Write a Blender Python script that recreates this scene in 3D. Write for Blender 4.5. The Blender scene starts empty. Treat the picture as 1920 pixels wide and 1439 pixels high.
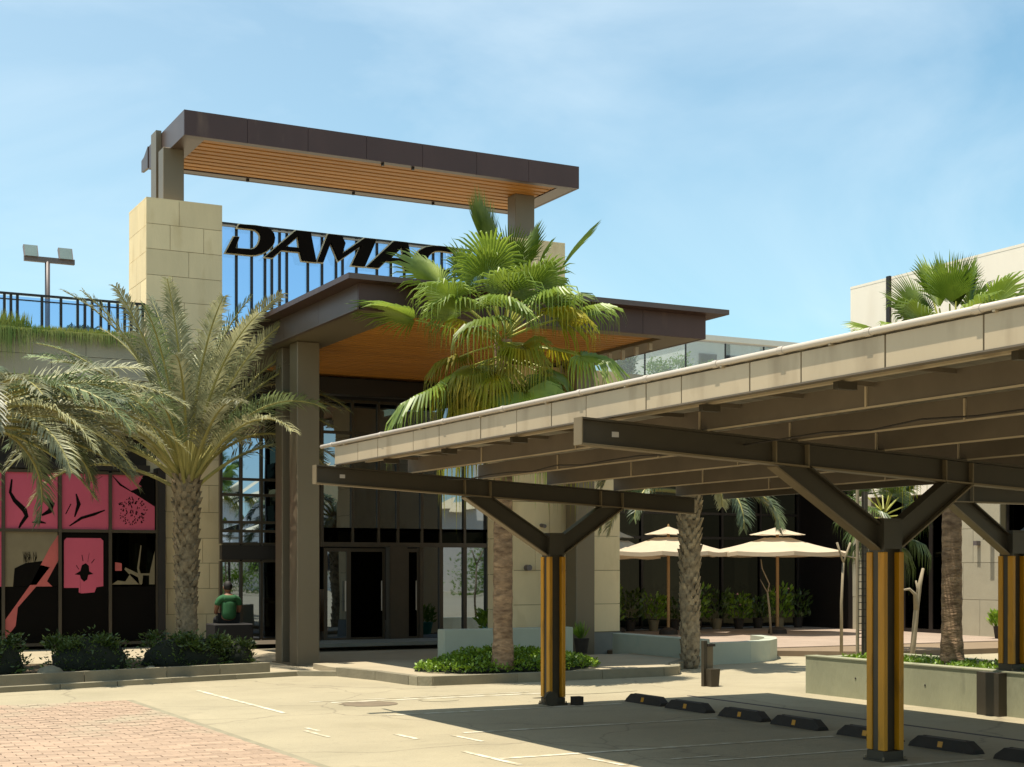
import bpy, bmesh, math, random
from mathutils import Vector, Matrix, noise
random.seed(7)
scene = bpy.context.scene
col = scene.collection
R = math.radians

# ------------------------------------------------------------------ camera
cam_d = bpy.data.cameras.new('camera')
cam = bpy.data.objects.new('camera', cam_d); col.objects.link(cam)
cam.location = (0, 0, 1.6)
YAW = math.atan(1442 / 2767)
cam.rotation_euler = (R(90), 0, -YAW)
cam_d.sensor_width = 36.0
cam_d.lens = 36.0 * 2767 / 1920
cam_d.shift_y = (1066 - 719.5) / 1920
cam_d.clip_end = 900
scene.camera = cam

# ------------------------------------------------------------------ light
SUN = Vector((-0.72, 0.02, 2.93)).normalized()
world = bpy.data.worlds.new('World'); scene.world = world
world.use_nodes = True
nt = world.node_tree; N = nt.nodes; Lk = nt.links
for n in list(N): N.remove(n)
sky = N.new('ShaderNodeTexSky'); sky.sky_type = 'NISHITA'; sky.sun_disc = False
sky.sun_elevation = math.asin(SUN.z); sky.sun_rotation = math.atan2(SUN.x, SUN.y)
sky.altitude = 0; sky.air_density = 1.0; sky.dust_density = 0.8; sky.ozone_density = 1.6
bg = N.new('ShaderNodeBackground'); bg.inputs[1].default_value = 0.12
wo = N.new('ShaderNodeOutputWorld')
# thin high cirrus mixed into the sky
tc = N.new('ShaderNodeTexCoord')
mp = N.new('ShaderNodeMapping'); mp.inputs['Rotation'].default_value = (0.25, 0.55, 0.5); mp.inputs['Scale'].default_value = (1.1, 3.6, 4.2)
nz = N.new('ShaderNodeTexNoise'); nz.inputs['Scale'].default_value = 1.5; nz.inputs['Detail'].default_value = 7; nz.inputs['Roughness'].default_value = 0.55; nz.inputs['Distortion'].default_value = 0.6
cr = N.new('ShaderNodeValToRGB'); cr.color_ramp.elements[0].position = 0.47; cr.color_ramp.elements[1].position = 0.74
cr.color_ramp.elements[0].color = (0, 0, 0, 1); cr.color_ramp.elements[1].color = (0.30, 0.30, 0.30, 1)
mx = N.new('ShaderNodeMix'); mx.data_type = 'RGBA'; mx.inputs[7].default_value = (5.6, 6.3, 6.6, 1)
Lk.new(tc.outputs['Generated'], mp.inputs[0]); Lk.new(mp.outputs[0], nz.inputs[0]); Lk.new(nz.outputs[0], cr.inputs[0])
tintn = N.new('ShaderNodeMix'); tintn.data_type = 'RGBA'; tintn.blend_type = 'MULTIPLY'; tintn.inputs[0].default_value = 1
tintn.inputs[7].default_value = (0.87, 1.09, 0.97, 1)
Lk.new(sky.outputs[0], tintn.inputs[6])
# the veil of high cloud is denser towards the left of the view
sep = N.new('ShaderNodeSeparateXYZ'); Lk.new(tc.outputs['Generated'], sep.inputs[0])
mrv = N.new('ShaderNodeMapRange'); mrv.inputs[1].default_value = -0.1; mrv.inputs[2].default_value = 0.75; mrv.inputs[3].default_value = 0.30; mrv.inputs[4].default_value = 0.0
Lk.new(sep.outputs[0], mrv.inputs[0])
addv = N.new('ShaderNodeMath'); addv.operation = 'ADD'; addv.use_clamp = True
Lk.new(mrv.outputs[0], addv.inputs[0]); Lk.new(cr.outputs[0], addv.inputs[1])
Lk.new(addv.outputs[0], mx.inputs[0]); Lk.new(tintn.outputs[2], mx.inputs[6]); Lk.new(mx.outputs[2], bg.inputs[0]); Lk.new(bg.outputs[0], wo.inputs[0])

sd = bpy.data.lights.new('sun', 'SUN'); sd.energy = 5.0; sd.angle = R(0.5); sd.color = (1.0, 0.93, 0.80)
so = bpy.data.objects.new('sun', sd); col.objects.link(so)
so.rotation_euler = SUN.to_track_quat('Z', 'Y').to_euler(); so.location = (-8, 0, 30)

vs = scene.view_settings
vs.view_transform = 'Standard'; vs.look = 'None'; vs.gamma = 1; vs.use_curve_mapping = False; vs.exposure = 0.64
scene.render.engine = 'CYCLES'
scene.cycles.max_bounces = 8; scene.cycles.transparent_max_bounces = 16

# ------------------------------------------------------------------ materials
def srgb(r, g, b):
    f = lambda c: (c / 255 / 12.92) if c <= 10 else ((c / 255 + 0.055) / 1.055) ** 2.4
    return (f(r), f(g), f(b))
def mat(name, c, rough=0.7, metal=0.0, var=0.25, scale=3.0, c2=None, bump=0.0, bscale=40, rand=0.0, trans=0.0, stretch=(1, 1, 1), coord='Object', spec=0.5, stain=None):
    m = bpy.data.materials.new(name); m.use_nodes = True
    n = m.node_tree.nodes; l = m.node_tree.links
    b = n['Principled BSDF']; out = n['Material Output']
    b.inputs['Roughness'].default_value = rough; b.inputs['Metallic'].default_value = metal
    b.inputs['Specular IOR Level'].default_value = spec
    t = n.new('ShaderNodeTexCoord'); mpn = n.new('ShaderNodeMapping'); mpn.inputs['Scale'].default_value = stretch
    l.new(t.outputs[coord], mpn.inputs[0])
    nz = n.new('ShaderNodeTexNoise'); nz.inputs['Scale'].default_value = scale; nz.inputs['Detail'].default_value = 8; nz.inputs['Roughness'].default_value = 0.6
    l.new(mpn.outputs[0], nz.inputs[0])
    ramp = n.new('ShaderNodeValToRGB'); e = ramp.color_ramp.elements
    e[0].position = 0.3; e[1].position = 0.7
    ca = tuple(x * (1 - var) for x in c); cb = c2 if c2 else tuple(min(1, x * (1 + var)) for x in c)
    e[0].color = (*ca, 1); e[1].color = (*cb, 1)
    l.new(nz.outputs[0], ramp.inputs[0]); colour = ramp.outputs[0]
    if stain:
        nz2 = n.new('ShaderNodeTexNoise'); nz2.inputs['Scale'].default_value = stain[0]; nz2.inputs['Detail'].default_value = 5
        l.new(mpn.outputs[0], nz2.inputs[0])
        r2 = n.new('ShaderNodeValToRGB'); r2.color_ramp.elements[0].position = stain[1]; r2.color_ramp.elements[1].position = stain[1] + 0.14
        l.new(nz2.outputs[0], r2.inputs[0])
        mm = n.new('ShaderNodeMix'); mm.data_type = 'RGBA'; mm.inputs[7].default_value = (*stain[2], 1)
        mu = n.new('ShaderNodeMath'); mu.operation = 'MULTIPLY'; mu.inputs[1].default_value = stain[3]
        l.new(r2.outputs[0], mu.inputs[0]); l.new(mu.outputs[0], mm.inputs[0]); l.new(colour, mm.inputs[6]); colour = mm.outputs[2]
    if rand:
        oi = n.new('ShaderNodeObjectInfo'); mr = n.new('ShaderNodeMapRange')
        mr.inputs[3].default_value = 1 - rand; mr.inputs[4].default_value = 1 + rand
        l.new(oi.outputs['Random'], mr.inputs[0])
        hs = n.new('ShaderNodeHueSaturation'); l.new(mr.outputs[0], hs.inputs['Value']); l.new(colour, hs.inputs['Color']); colour = hs.outputs[0]
    l.new(colour, b.inputs['Base Color'])
    if bump:
        nb = n.new('ShaderNodeTexNoise'); nb.inputs['Scale'].default_value = bscale; nb.inputs['Detail'].default_value = 6
        l.new(mpn.outputs[0], nb.inputs[0])
        bp = n.new('ShaderNodeBump'); bp.inputs['Strength'].default_value = bump; bp.inputs['Distance'].default_value = 0.02
        l.new(nb.outputs[0], bp.inputs['Height']); l.new(bp.outputs[0], b.inputs['Normal'])
    if trans:
        tr = n.new('ShaderNodeBsdfTranslucent'); ms = n.new('ShaderNodeMixShader'); ms.inputs[0].default_value = trans
        l.new(colour, tr.inputs[0]); l.new(b.outputs[0], ms.inputs[1]); l.new(tr.outputs[0], ms.inputs[2]); l.new(ms.outputs[0], out.inputs[0])
    return m
def glass(name, through, refl, f0=0.25, f1=0.7):
    m = bpy.data.materials.new(name); m.use_nodes = True
    n = m.node_tree.nodes; l = m.node_tree.links
    n.remove(n['Principled BSDF'])
    tr = n.new('ShaderNodeBsdfTransparent'); tr.inputs[0].default_value = (*through, 1)
    gl = n.new('ShaderNodeBsdfGlossy'); gl.inputs[0].default_value = (*refl, 1); gl.inputs['Roughness'].default_value = 0.015
    # slight waviness of real float glass
    t = n.new('ShaderNodeTexCoord'); nz = n.new('ShaderNodeTexNoise'); nz.inputs['Scale'].default_value = 0.9; nz.inputs['Detail'].default_value = 1
    bp = n.new('ShaderNodeBump'); bp.inputs['Strength'].default_value = 0.06; bp.inputs['Distance'].default_value = 0.05
    l.new(t.outputs['Object'], nz.inputs[0]); l.new(nz.outputs[0], bp.inputs['Height']); l.new(bp.outputs[0], gl.inputs['Normal'])
    lw = n.new('ShaderNodeLayerWeight'); lw.inputs[0].default_value = 0.35
    mr = n.new('ShaderNodeMapRange'); mr.inputs[3].default_value = f0; mr.inputs[4].default_value = f1
    l.new(lw.outputs['Facing'], mr.inputs[0])
    ms = n.new('ShaderNodeMixShader'); l.new(mr.outputs[0], ms.inputs[0]); l.new(tr.outputs[0], ms.inputs[1]); l.new(gl.outputs[0], ms.inputs[2])
    l.new(ms.outputs[0], n['Material Output'].inputs[0])
    return m

M = {}
M['ground'] = mat('concrete_ground', srgb(152, 141, 115), 0.9, var=0.09, scale=0.7, bump=0.25, bscale=25, stain=(0.45, 0.56, srgb(126, 117, 92), 0.45), coord='Object')
def ground_wear(m):
    n = m.node_tree.nodes; l = m.node_tree.links; b = n['Principled BSDF']
    src = b.inputs['Base Color'].links[0].from_socket
    t = n.new('ShaderNodeTexCoord')
    def layer(src, scale, stretch, lo, hi, colr, amt, detail=6, kind='noise'):
        mp_ = n.new('ShaderNodeMapping'); mp_.inputs['Scale'].default_value = stretch; l.new(t.outputs['Object'], mp_.inputs[0])
        if kind == 'noise':
            x = n.new('ShaderNodeTexNoise'); x.inputs['Scale'].default_value = scale; x.inputs['Detail'].default_value = detail; x.inputs['Roughness'].default_value = .7; o_ = x.outputs[0]
        else:
            x = n.new('ShaderNodeTexVoronoi'); x.feature = 'DISTANCE_TO_EDGE'; x.inputs['Scale'].default_value = scale; o_ = x.outputs[0]
            nn = n.new('ShaderNodeTexNoise'); nn.inputs['Scale'].default_value = 2.5; nn.inputs['Detail'].default_value = 5
            ad = n.new('ShaderNodeMix'); ad.data_type = 'RGBA'; ad.inputs[0].default_value = .22
            l.new(mp_.outputs[0], nn.inputs[0]); l.new(mp_.outputs[0], ad.inputs[6]); l.new(nn.outputs[1], ad.inputs[7]); l.new(ad.outputs[2], x.inputs[0])
        if kind == 'noise': l.new(mp_.outputs[0], x.inputs[0])
        r = n.new('ShaderNodeValToRGB'); e = r.color_ramp.elements; e[0].position = lo; e[1].position = hi
        if kind != 'noise': e[0].color = (1, 1, 1, 1); e[1].color = (0, 0, 0, 1)
        l.new(o_, r.inputs[0])
        mu = n.new('ShaderNodeMath'); mu.operation = 'MULTIPLY'; mu.inputs[1].default_value = amt; l.new(r.outputs[0], mu.inputs[0])
        mm = n.new('ShaderNodeMix'); mm.data_type = 'RGBA'; mm.inputs[7].default_value = (*colr, 1)
        l.new(mu.outputs[0], mm.inputs[0]); l.new(src, mm.inputs[6]); return mm.outputs[2]
    src = layer(src, 2.2, (.35, 1, 1), .56, .72, srgb(120, 112, 92), .5)
    src = layer(src, 9, (1, 1, 1), .60, .70, srgb(112, 104, 88), .5)
    src = layer(src, 1.3, (1, .25, 1), .58, .74, srgb(170, 156, 128), .6)
    src = layer(src, 1.0, (.38, .38, 1), .0, .006, srgb(96, 86, 70), .5, kind='crack')
    src = layer(src, 60, (1, 1, 1), .58, .75, srgb(96, 88, 74), .5, detail=2)
    l.new(src, b.inputs['Base Color'])
ground_wear(M['ground'])
M['sidewalk'] = mat('sidewalk_concrete', srgb(158, 145, 120), 0.9, var=0.08, scale=1.2, bump=0.2, bscale=30, stain=(0.8, 0.58, srgb(132, 121, 100), 0.5))
M['kerb'] = mat('kerb_concrete', srgb(128, 120, 98), 0.9, var=0.15, scale=3, bump=0.3, bscale=30, rand=0.14)
M['brick'] = mat('red_paver', srgb(158, 134, 112), 0.9, var=0.12, scale=6, bump=0.3, bscale=60, rand=0.16, stain=(1.3, .55, srgb(150, 138, 116), .6), coord='Object')
M['joint'] = mat('joint_sand', srgb(120, 102, 80), 0.95, var=0.1)
M['court'] = mat('courtyard_paving', srgb(146, 128, 112), 0.9, var=0.1, scale=1.5, bump=0.2, rand=0.06)
M['paint'] = mat('road_paint', srgb(200, 192, 170), 0.8, var=0.08, scale=14, stain=(6, 0.46, srgb(160, 148, 120), 0.88))
M['stone'] = mat('limestone', srgb(220, 199, 156), 0.85, var=0.06, scale=2.5, bump=0.15, bscale=20, rand=0.09, stretch=(1, 1, .4), stain=(2.2, 0.56, srgb(196, 172, 126), 0.6))
M['stonej'] = mat('stone_joint', srgb(120, 108, 80), 0.95, var=0.05)
M['greystone'] = mat('grey_stone', srgb(158, 150, 128), 0.85, var=0.07, scale=2, bump=0.15, rand=0.04)
M['plinth'] = mat('plinth_stone', srgb(118, 120, 112), 0.7, var=0.1, scale=2)
M['bronze'] = mat('bronze_cladding', srgb(74, 52, 46), 0.42, metal=0.35, var=0.12, scale=1.2, rand=0.03, stretch=(1, 1, 0.25), stain=(2.2, 0.62, srgb(112, 88, 72), 0.6))
M['bronze2'] = mat('bronze_edge', srgb(92, 76, 70), 0.40, metal=0.35, var=0.10, scale=1.5)  # lighter bronze: the sheen of sun-facing canopy sides is put into this colour
M['column'] = mat('bronze_column', srgb(112, 100, 80), 0.45, metal=0.25, var=0.08, scale=1.0, stretch=(1, 1, 0.3))
M['steel'] = mat('carport_steel', srgb(66, 58, 44), 0.5, metal=0.2, var=0.14, scale=2.0, rand=0.04, stain=(1.4, 0.6, srgb(50, 42, 30), 0.5))
M['steel_edge'] = mat('carport_flange', srgb(120, 104, 78), 0.5, metal=0.2, var=0.12, scale=2.0)  # lighter copy of the steel: light caught by flange edges is painted in
M['purlin'] = mat('carport_purlin', srgb(98, 87, 72), 0.6, metal=0.1, var=0.2, scale=1.4, rand=0.05, stain=(1.0, 0.6, srgb(78, 64, 48), 0.4))
M['fascia'] = mat('carport_fascia', srgb(172, 155, 128), 0.5, var=0.08, scale=1.4, rand=0.04, stretch=(1, 1, 0.3), stain=(3.5, 0.55, srgb(138, 120, 94), 0.6))
M['gutter'] = mat('gutter_pvc', srgb(180, 168, 154), 0.4, var=0.06, scale=3)
M['sheet'] = mat('roof_sheet', srgb(150, 140, 124), 0.5, metal=0.3, var=0.05)
M['yellow'] = mat('yellow_guard', srgb(196, 134, 10), 0.5, var=0.16, scale=5, rand=0.1, stain=(11, 0.56, srgb(120, 84, 20), 0.55), stretch=(1, 1, 0.22))
M['rubber'] = mat('black_rubber', srgb(44, 36, 28), 0.8, var=0.2, scale=12)
M['wood'] = mat('wood_slat', srgb(178, 120, 44), 0.55, var=0.16, scale=3, stretch=(0.4, 6, 6), rand=0.10)
M['woodgap'] = mat('soffit_void', srgb(52, 30, 14), 0.9, var=0.1)
M['dark'] = mat('dark_frame', srgb(40, 34, 30), 0.45, metal=0.3, var=0.1)
M['mullion'] = mat('mullion_bronze', srgb(70, 60, 46), 0.45, metal=0.3, var=0.1)
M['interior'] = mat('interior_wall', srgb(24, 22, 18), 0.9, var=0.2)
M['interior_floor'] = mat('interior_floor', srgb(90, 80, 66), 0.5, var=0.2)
M['black'] = mat('black_letter', srgb(20, 15, 11), 0.9, var=0.1, spec=0.05)
M['cream'] = mat('letter_border', srgb(226, 208, 168), 0.5, var=0.04)
M['parapet'] = mat('cream_render', srgb(232, 222, 204), 0.9, var=0.04, scale=0.8, stretch=(1, 1, .3), stain=(0.8, 0.56, srgb(214, 202, 182), 0.6))
M['white'] = mat('white_render', srgb(214, 208, 196), 0.9, var=0.04)
M['pink'] = mat('pink_film', srgb(188, 76, 98), 0.6, var=0.06, scale=1.5)
M['pink2'] = mat('arm_film', srgb(176, 84, 78), 0.6, var=0.12, scale=3)
M['ink'] = mat('ink_film', srgb(14, 11, 8), 0.9, var=0.1, spec=0.1)
M['beige'] = mat('beige_film', srgb(116, 104, 78), 0.6, var=0.1)
M['concrete'] = mat('planter_concrete', srgb(142, 140, 112), 0.85, var=0.12, scale=1.6, bump=0.3, bscale=18, stain=(2.2, 0.60, srgb(84, 82, 66), 0.75), stretch=(1, 1, 0.35))
M['palewall'] = mat('pale_wall', srgb(164, 168, 150), 0.8, var=0.08, scale=1.2, bump=0.15, stain=(1.5, 0.6, srgb(130, 150, 140), 0.5))
M['teal'] = mat('teal_glaze', srgb(30, 140, 120), 0.3, var=0.1)
M['frond'] = mat('date_leaf', srgb(104, 112, 80), 0.45, var=0.3, scale=2.2, rand=0.38, trans=0.3, c2=srgb(178, 174, 134), spec=0.6)
M['frond_g'] = mat('date_leaf_green', srgb(74, 94, 62), 0.45, var=0.3, scale=2.2, rand=0.38, trans=0.3, c2=srgb(130, 142, 96), spec=0.6)
M['rachis'] = mat('date_rachis', srgb(150, 142, 80), 0.6, var=0.2, rand=0.1)
M['fan'] = mat('fan_leaf', srgb(88, 118, 30), 0.42, var=0.25, scale=1.6, rand=0.3, trans=0.4, c2=srgb(146, 162, 64), spec=0.6)
M['fan_old'] = mat('fan_leaf_old', srgb(176, 150, 26), 0.5, var=0.25, scale=3, rand=0.25, trans=0.45, c2=srgb(132, 146, 34))
M['petiole'] = mat('fan_petiole', srgb(150, 150, 62), 0.5, var=0.2)
M['boot'] = mat('palm_boot', srgb(112, 96, 74), 0.9, var=0.4, scale=9, c2=srgb(166, 148, 118))
M['trunk'] = mat('palm_trunk', srgb(108, 84, 62), 0.95, var=0.28, scale=5, c2=srgb(168, 138, 106), bump=1.0, bscale=16, stretch=(1, 1, 3.0), stain=(7, .52, srgb(88, 66, 48), .7))
M['shrub'] = mat('shrub_leaf', srgb(42, 60, 22), 0.35, var=0.4, scale=5, trans=0.25, c2=srgb(96, 116, 48), spec=0.6)
M['gcover'] = mat('cover_leaf', srgb(80, 116, 22), 0.4, var=0.3, scale=5, trans=0.3, c2=srgb(140, 168, 48))
M['grass'] = mat('terrace_grass', srgb(104, 138, 44), 0.6, var=0.3, scale=3, trans=0.3, c2=srgb(160, 160, 90))
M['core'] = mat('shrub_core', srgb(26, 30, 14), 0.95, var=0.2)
M['soil'] = mat('soil', srgb(92, 76, 54), 1.0, var=0.2, scale=6)
M['bark'] = mat('pale_bark', srgb(132, 118, 94), 0.85, var=0.15, scale=6)
M['canvas'] = mat('cream_canvas', srgb(196, 180, 154), 0.85, var=0.05, trans=0.25)
M['polewood'] = mat('umbrella_wood', srgb(140, 108, 64), 0.55, var=0.12, scale=4)
M['flower'] = mat('flower', srgb(216, 150, 140), 0.6, var=0.15)
M['skin'] = mat('skin', srgb(120, 80, 58), 0.6, var=0.05)
M['hair'] = mat('hair', srgb(22, 18, 16), 0.7, var=0.1)
M['shirt'] = mat('green_shirt', srgb(34, 84, 46), 0.85, var=0.15, scale=8)
M['trouser'] = mat('trouser', srgb(26, 26, 28), 0.9, var=0.1)
M['lampgrey'] = mat('lamp_grey', srgb(106, 98, 96), 0.5, metal=0.3, var=0.06)
M['lampglass'] = mat('lamp_glass', srgb(120, 134, 128), 0.15, metal=0.3, var=0.1)
M['bluecar'] = mat('blue_paint', srgb(90, 140, 190), 0.2, var=0.02)
M['grout'] = mat('groove', srgb(70, 60, 62), 0.9, var=0.1)
M['glassdark'] = glass('facade_glass', (0.14, 0.15, 0.11), (0.50, 0.58, 0.70), 0.42, 0.85)
M['glassblue'] = glass('blue_glass', (0.08, 0.09, 0.10), (0.36, 0.47, 0.66), 0.75, 0.95)
M['glassrail'] = glass('railing_glass', (0.66, 0.80, 0.95), (0.5, 0.6, 0.8), 0.06, 0.4)
M['glassdim'] = glass('dim_glass', (0.02, 0.02, 0.015), (0.055, 0.06, 0.045), 0.06, 0.35)

# ------------------------------------------------------------------ helpers
WL = {}
class MB:
    def __init__(s): s.v = []; s.f = []
    def add(s, vs, fs):
        o = len(s.v); s.v += [tuple(v) for v in vs]; s.f += [tuple(i + o for i in f) for f in fs]; return s
    def box(s, x0, x1, y0, y1, z0, z1):
        return s.add([(x0, y0, z0), (x1, y0, z0), (x1, y1, z0), (x0, y1, z0), (x0, y0, z1), (x1, y0, z1), (x1, y1, z1), (x0, y1, z1)],
                     [(0, 3, 2, 1), (4, 5, 6, 7), (0, 1, 5, 4), (1, 2, 6, 5), (2, 3, 7, 6), (3, 0, 4, 7)])
    def cbox(s, x0, x1, y0, y1, z0, z1, c=0.006):   # box with all edges chamfered
        xs = (x0, x1); ys = (y0, y1); zs = (z0, z1); V = []; idx = {}
        for i in (0, 1):
            for j in (0, 1):
                for k in (0, 1):
                    sx = c if i == 0 else -c; sy = c if j == 0 else -c; sz = c if k == 0 else -c
                    idx[(i, j, k, 'x')] = len(V); V.append((xs[i], ys[j] + sy, zs[k] + sz))
                    idx[(i, j, k, 'y')] = len(V); V.append((xs[i] + sx, ys[j], zs[k] + sz))
                    idx[(i, j, k, 'z')] = len(V); V.append((xs[i] + sx, ys[j] + sy, zs[k]))
        I = idx; F = []
        for i in (0, 1):
            q = [I[(i, 0, 0, 'x')], I[(i, 1, 0, 'x')], I[(i, 1, 1, 'x')], I[(i, 0, 1, 'x')]]; F.append(q if i else q[::-1])
            q = [I[(0, i, 0, 'y')], I[(0, i, 1, 'y')], I[(1, i, 1, 'y')], I[(1, i, 0, 'y')]]; F.append(q if i else q[::-1])
            q = [I[(0, 0, i, 'z')], I[(1, 0, i, 'z')], I[(1, 1, i, 'z')], I[(0, 1, i, 'z')]]; F.append(q if i else q[::-1])
        for a in (0, 1):
            for b in (0, 1):
                q = [I[(a, b, 0, 'x')], I[(a, b, 1, 'x')], I[(a, b, 1, 'y')], I[(a, b, 0, 'y')]]; F.append(q if (a ^ b) else q[::-1])
                q = [I[(a, 0, b, 'x')], I[(a, 1, b, 'x')], I[(a, 1, b, 'z')], I[(a, 0, b, 'z')]]; F.append(q[::-1] if (a ^ b) else q)
                q = [I[(0, a, b, 'y')], I[(1, a, b, 'y')], I[(1, a, b, 'z')], I[(0, a, b, 'z')]]; F.append(q if (a ^ b) else q[::-1])
                for cc in (0, 1):
                    q = [I[(a, b, cc, 'x')], I[(a, b, cc, 'y')], I[(a, b, cc, 'z')]]; F.append(q if (a + b + cc) % 2 else q[::-1])
        return s.add(V, F)
    def prism(s, poly, z0, z1):            # polygon in XY extruded in Z
        n = len(poly)
        return s.add([(x, y, z0) for x, y in poly] + [(x, y, z1) for x, y in poly],
                     [tuple(range(n))[::-1], tuple(range(n, 2 * n))] + [(i, (i + 1) % n, n + (i + 1) % n, n + i) for i in range(n)])
    def prism_y(s, poly, y0, y1):          # polygon in XZ extruded in Y
        n = len(poly)
        return s.add([(x, y0, z) for x, z in poly] + [(x, y1, z) for x, z in poly],
                     [tuple(range(n)), tuple(range(n, 2 * n))[::-1]] + [(i, n + i, n + (i + 1) % n, (i + 1) % n) for i in range(n)])
    def prism_x(s, poly, x0, x1):          # polygon in YZ extruded in X
        n = len(poly)
        return s.add([(x0, y, z) for y, z in poly] + [(x1, y, z) for y, z in poly],
                     [tuple(range(n))[::-1], tuple(range(n, 2 * n))] + [(i, (i + 1) % n, n + (i + 1) % n, n + i) for i in range(n)])
    def tube(s, pts, rad, seg=8, caps=True):
        pts = [Vector(p) for p in pts]
        if not isinstance(rad, (list, tuple)): rad = [rad] * len(pts)
        rings = []; up = Vector((0, 0, 1))
        for i, p in enumerate(pts):
            d = (pts[min(i + 1, len(pts) - 1)] - pts[max(i - 1, 0)]).normalized()
            a = up if abs(d.z) < 0.95 else Vector((1, 0, 0))
            u = d.cross(a).normalized(); w = d.cross(u)
            rings.append([p + (u * math.cos(2 * math.pi * k / seg) + w * math.sin(2 * math.pi * k / seg)) * rad[i] for k in range(seg)])
        V = [v for r in rings for v in r]; F = []
        for i in range(len(pts) - 1):
            for k in range(seg):
                F.append((i * seg + k, (i + 1) * seg + k, (i + 1) * seg + (k + 1) % seg, i * seg + (k + 1) % seg))
        if caps: F.append(tuple(range(seg))); F.append(tuple(range((len(pts) - 1) * seg, len(pts) * seg))[::-1])
        return s.add(V, F)
    def build(s, name, m, parent=None, smooth=False, kind=None, label=None, local=False):
        me = bpy.data.meshes.new(name)
        off = Vector((0, 0, 0)) if (local or parent is None) else WL[parent.name]
        me.from_pydata([(v[0] - off.x, v[1] - off.y, v[2] - off.z) for v in s.v], [], s.f)
        me.materials.append(M[m] if isinstance(m, str) else m)
        if smooth: me.polygons.foreach_set('use_smooth', [True] * len(me.polygons))
        me.update()
        o = bpy.data.objects.new(name, me); col.objects.link(o)
        if parent is not None: o.parent = parent
        WL[o.name] = off.copy()
        if kind: o['kind'] = kind
        if label: o['label'] = label
        return o
def struct(name, mb, m, **k):
    return mb.build(name, m, kind='structure', **k)
def tag(o, label, cat, group=None):
    o['label'] = label; o['category'] = cat
    if group: o['group'] = group
    return o
def thing(name, label, cat, loc=(0, 0, 0), group=None):
    o = bpy.data.objects.new(name, None); col.objects.link(o); o.location = loc; o.empty_display_size = 0.2
    WL[o.name] = Vector(loc)
    return tag(o, label, cat, group)
def single(name, mb, m, label, cat, loc, group=None, smooth=False):
    o = mb.build(name, m, smooth=smooth)
    me = o.data; L = Vector(loc)
    for v in me.vertices: v.co -= L
    o.location = L; WL[o.name] = L
    return tag(o, label, cat, group)
def copy_tree(o, parent=None):
    c = o.copy(); col.objects.link(c)
    if parent is not None: c.parent = parent
    WL[c.name] = WL.get(o.name, Vector((0, 0, 0)))
    for ch in list(o.children): copy_tree(ch, c)
    return c
def rc(a, b): return random.uniform(a, b)

# ------------------------------------------------------------------ ground
struct('ground', MB().box(-300, 300, -300, 300, -0.5, 0), 'ground')

# pink brick paving on the left: 300 nearest pavers are objects, the rest one joined part
pave_x0, pave_x1, pave_y0, pave_y1 = 0.55, 4.08, 10.6, 17.9
pavestruct = struct('brick_paving', MB().box(pave_x0, pave_x1, pave_y0, pave_y1, 0.0, 0.004), 'joint')
WL[pavestruct.name] = Vector((0, 0, 0))
bw, bh = 0.215, 0.108
cells = []
ny = int((pave_y1 - pave_y0) / bh)
for j in range(ny):
    for i in range(-1, int((pave_x1 - pave_x0) / bw) + 1):
        x = pave_x0 + i * bw + (bw / 2 if j % 2 else 0); y = pave_y0 + j * bh
        xa, xb = max(x, pave_x0), min(x + bw, pave_x1)
        if xb - xa < 0.04: continue
        cells.append((xa, xb, y, y + bh))
def seen(c):
    x, y = (c[0] + c[1]) / 2, (c[2] + c[3]) / 2
    D = x * 0.46215 + y * 0.8868; r = x * 0.8868 - y * 0.46215
    px = 960 + 2767 * r / D; py = 1066 + 2767 * 1.6 / D
    return px > -30 and py < 1460
vis = sorted([c for c in cells if seen(c)], key=lambda c: c[2] + c[0] * 0.3)
near = vis[:300]; nearset = set(near)
bm0 = MB().cbox(-bw / 2 + .005, bw / 2 - .005, -bh / 2 + .005, bh / 2 - .005, 0.004, 0.020, 0.004).build('brick', 'brick', pavestruct, local=True)
proto_used = False
for c in near:
    if not proto_used: o = bm0; proto_used = True
    else: o = bm0.copy(); col.objects.link(o)
    o.location = ((c[0] + c[1]) / 2, (c[2] + c[3]) / 2, rc(-0.003, 0.001)); o.scale.x = (c[1] - c[0]) / bw; o.rotation_euler = (rc(-.01, .01), rc(-.01, .01), rc(-.008, .008))
rest = MB()
for c in cells:
    if c in nearset: continue
    g = .005; dz = rc(-0.003, 0.001)
    rest.box(c[0] + g, c[1] - g, c[2] + g, c[3] - g, 0.004, 0.019 + dz)
rest.build('brick_field', mat('red_paver_field', srgb(158, 134, 112), 0.9, var=0.16, scale=7, bump=0.3, bscale=60, stain=(.8, .52, srgb(152, 142, 118), .7)), pavestruct, kind='stuff')
struct('paving_edge', MB().box(pave_x1 + .003, pave_x1 + .09, pave_y0, pave_y1, 0.0, 0.012), 'kerb')

# parking markings (painted sheets 4 mm above the ground)
def line(x0, y0, x1, y1, w=0.09, nm='parking_line'):
    a = Vector((x0, y0)); b = Vector((x1, y1)); d = (b - a).normalized(); n = Vector((-d.y, d.x)) * w / 2
    mb = MB(); steps = max(2, int((b - a).length / 0.6)); 
    pts = [a + (b - a) * i / steps for i in range(steps + 1)]
    V = []; F = []
    for p in pts:
        q = rc(-.004, .004); V += [(p.x + n.x + q, p.y + n.y, 0.004), (p.x - n.x + q, p.y - n.y, 0.004)]
    for i in range(steps): F.append((2 * i, 2 * i + 1, 2 * i + 3, 2 * i + 2))
    mb.add(V, F); return struct(nm, mb, 'paint')
line(5.27, 19.0, 5.30, 15.6, .06)
for y in (13.12, 11.03, 9.1):
    line(5.60, y - 0.42 if y < 11.5 else y - .46, 5.58, y + (0.60 if y == 11.03 else 0.02), .06)
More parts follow.
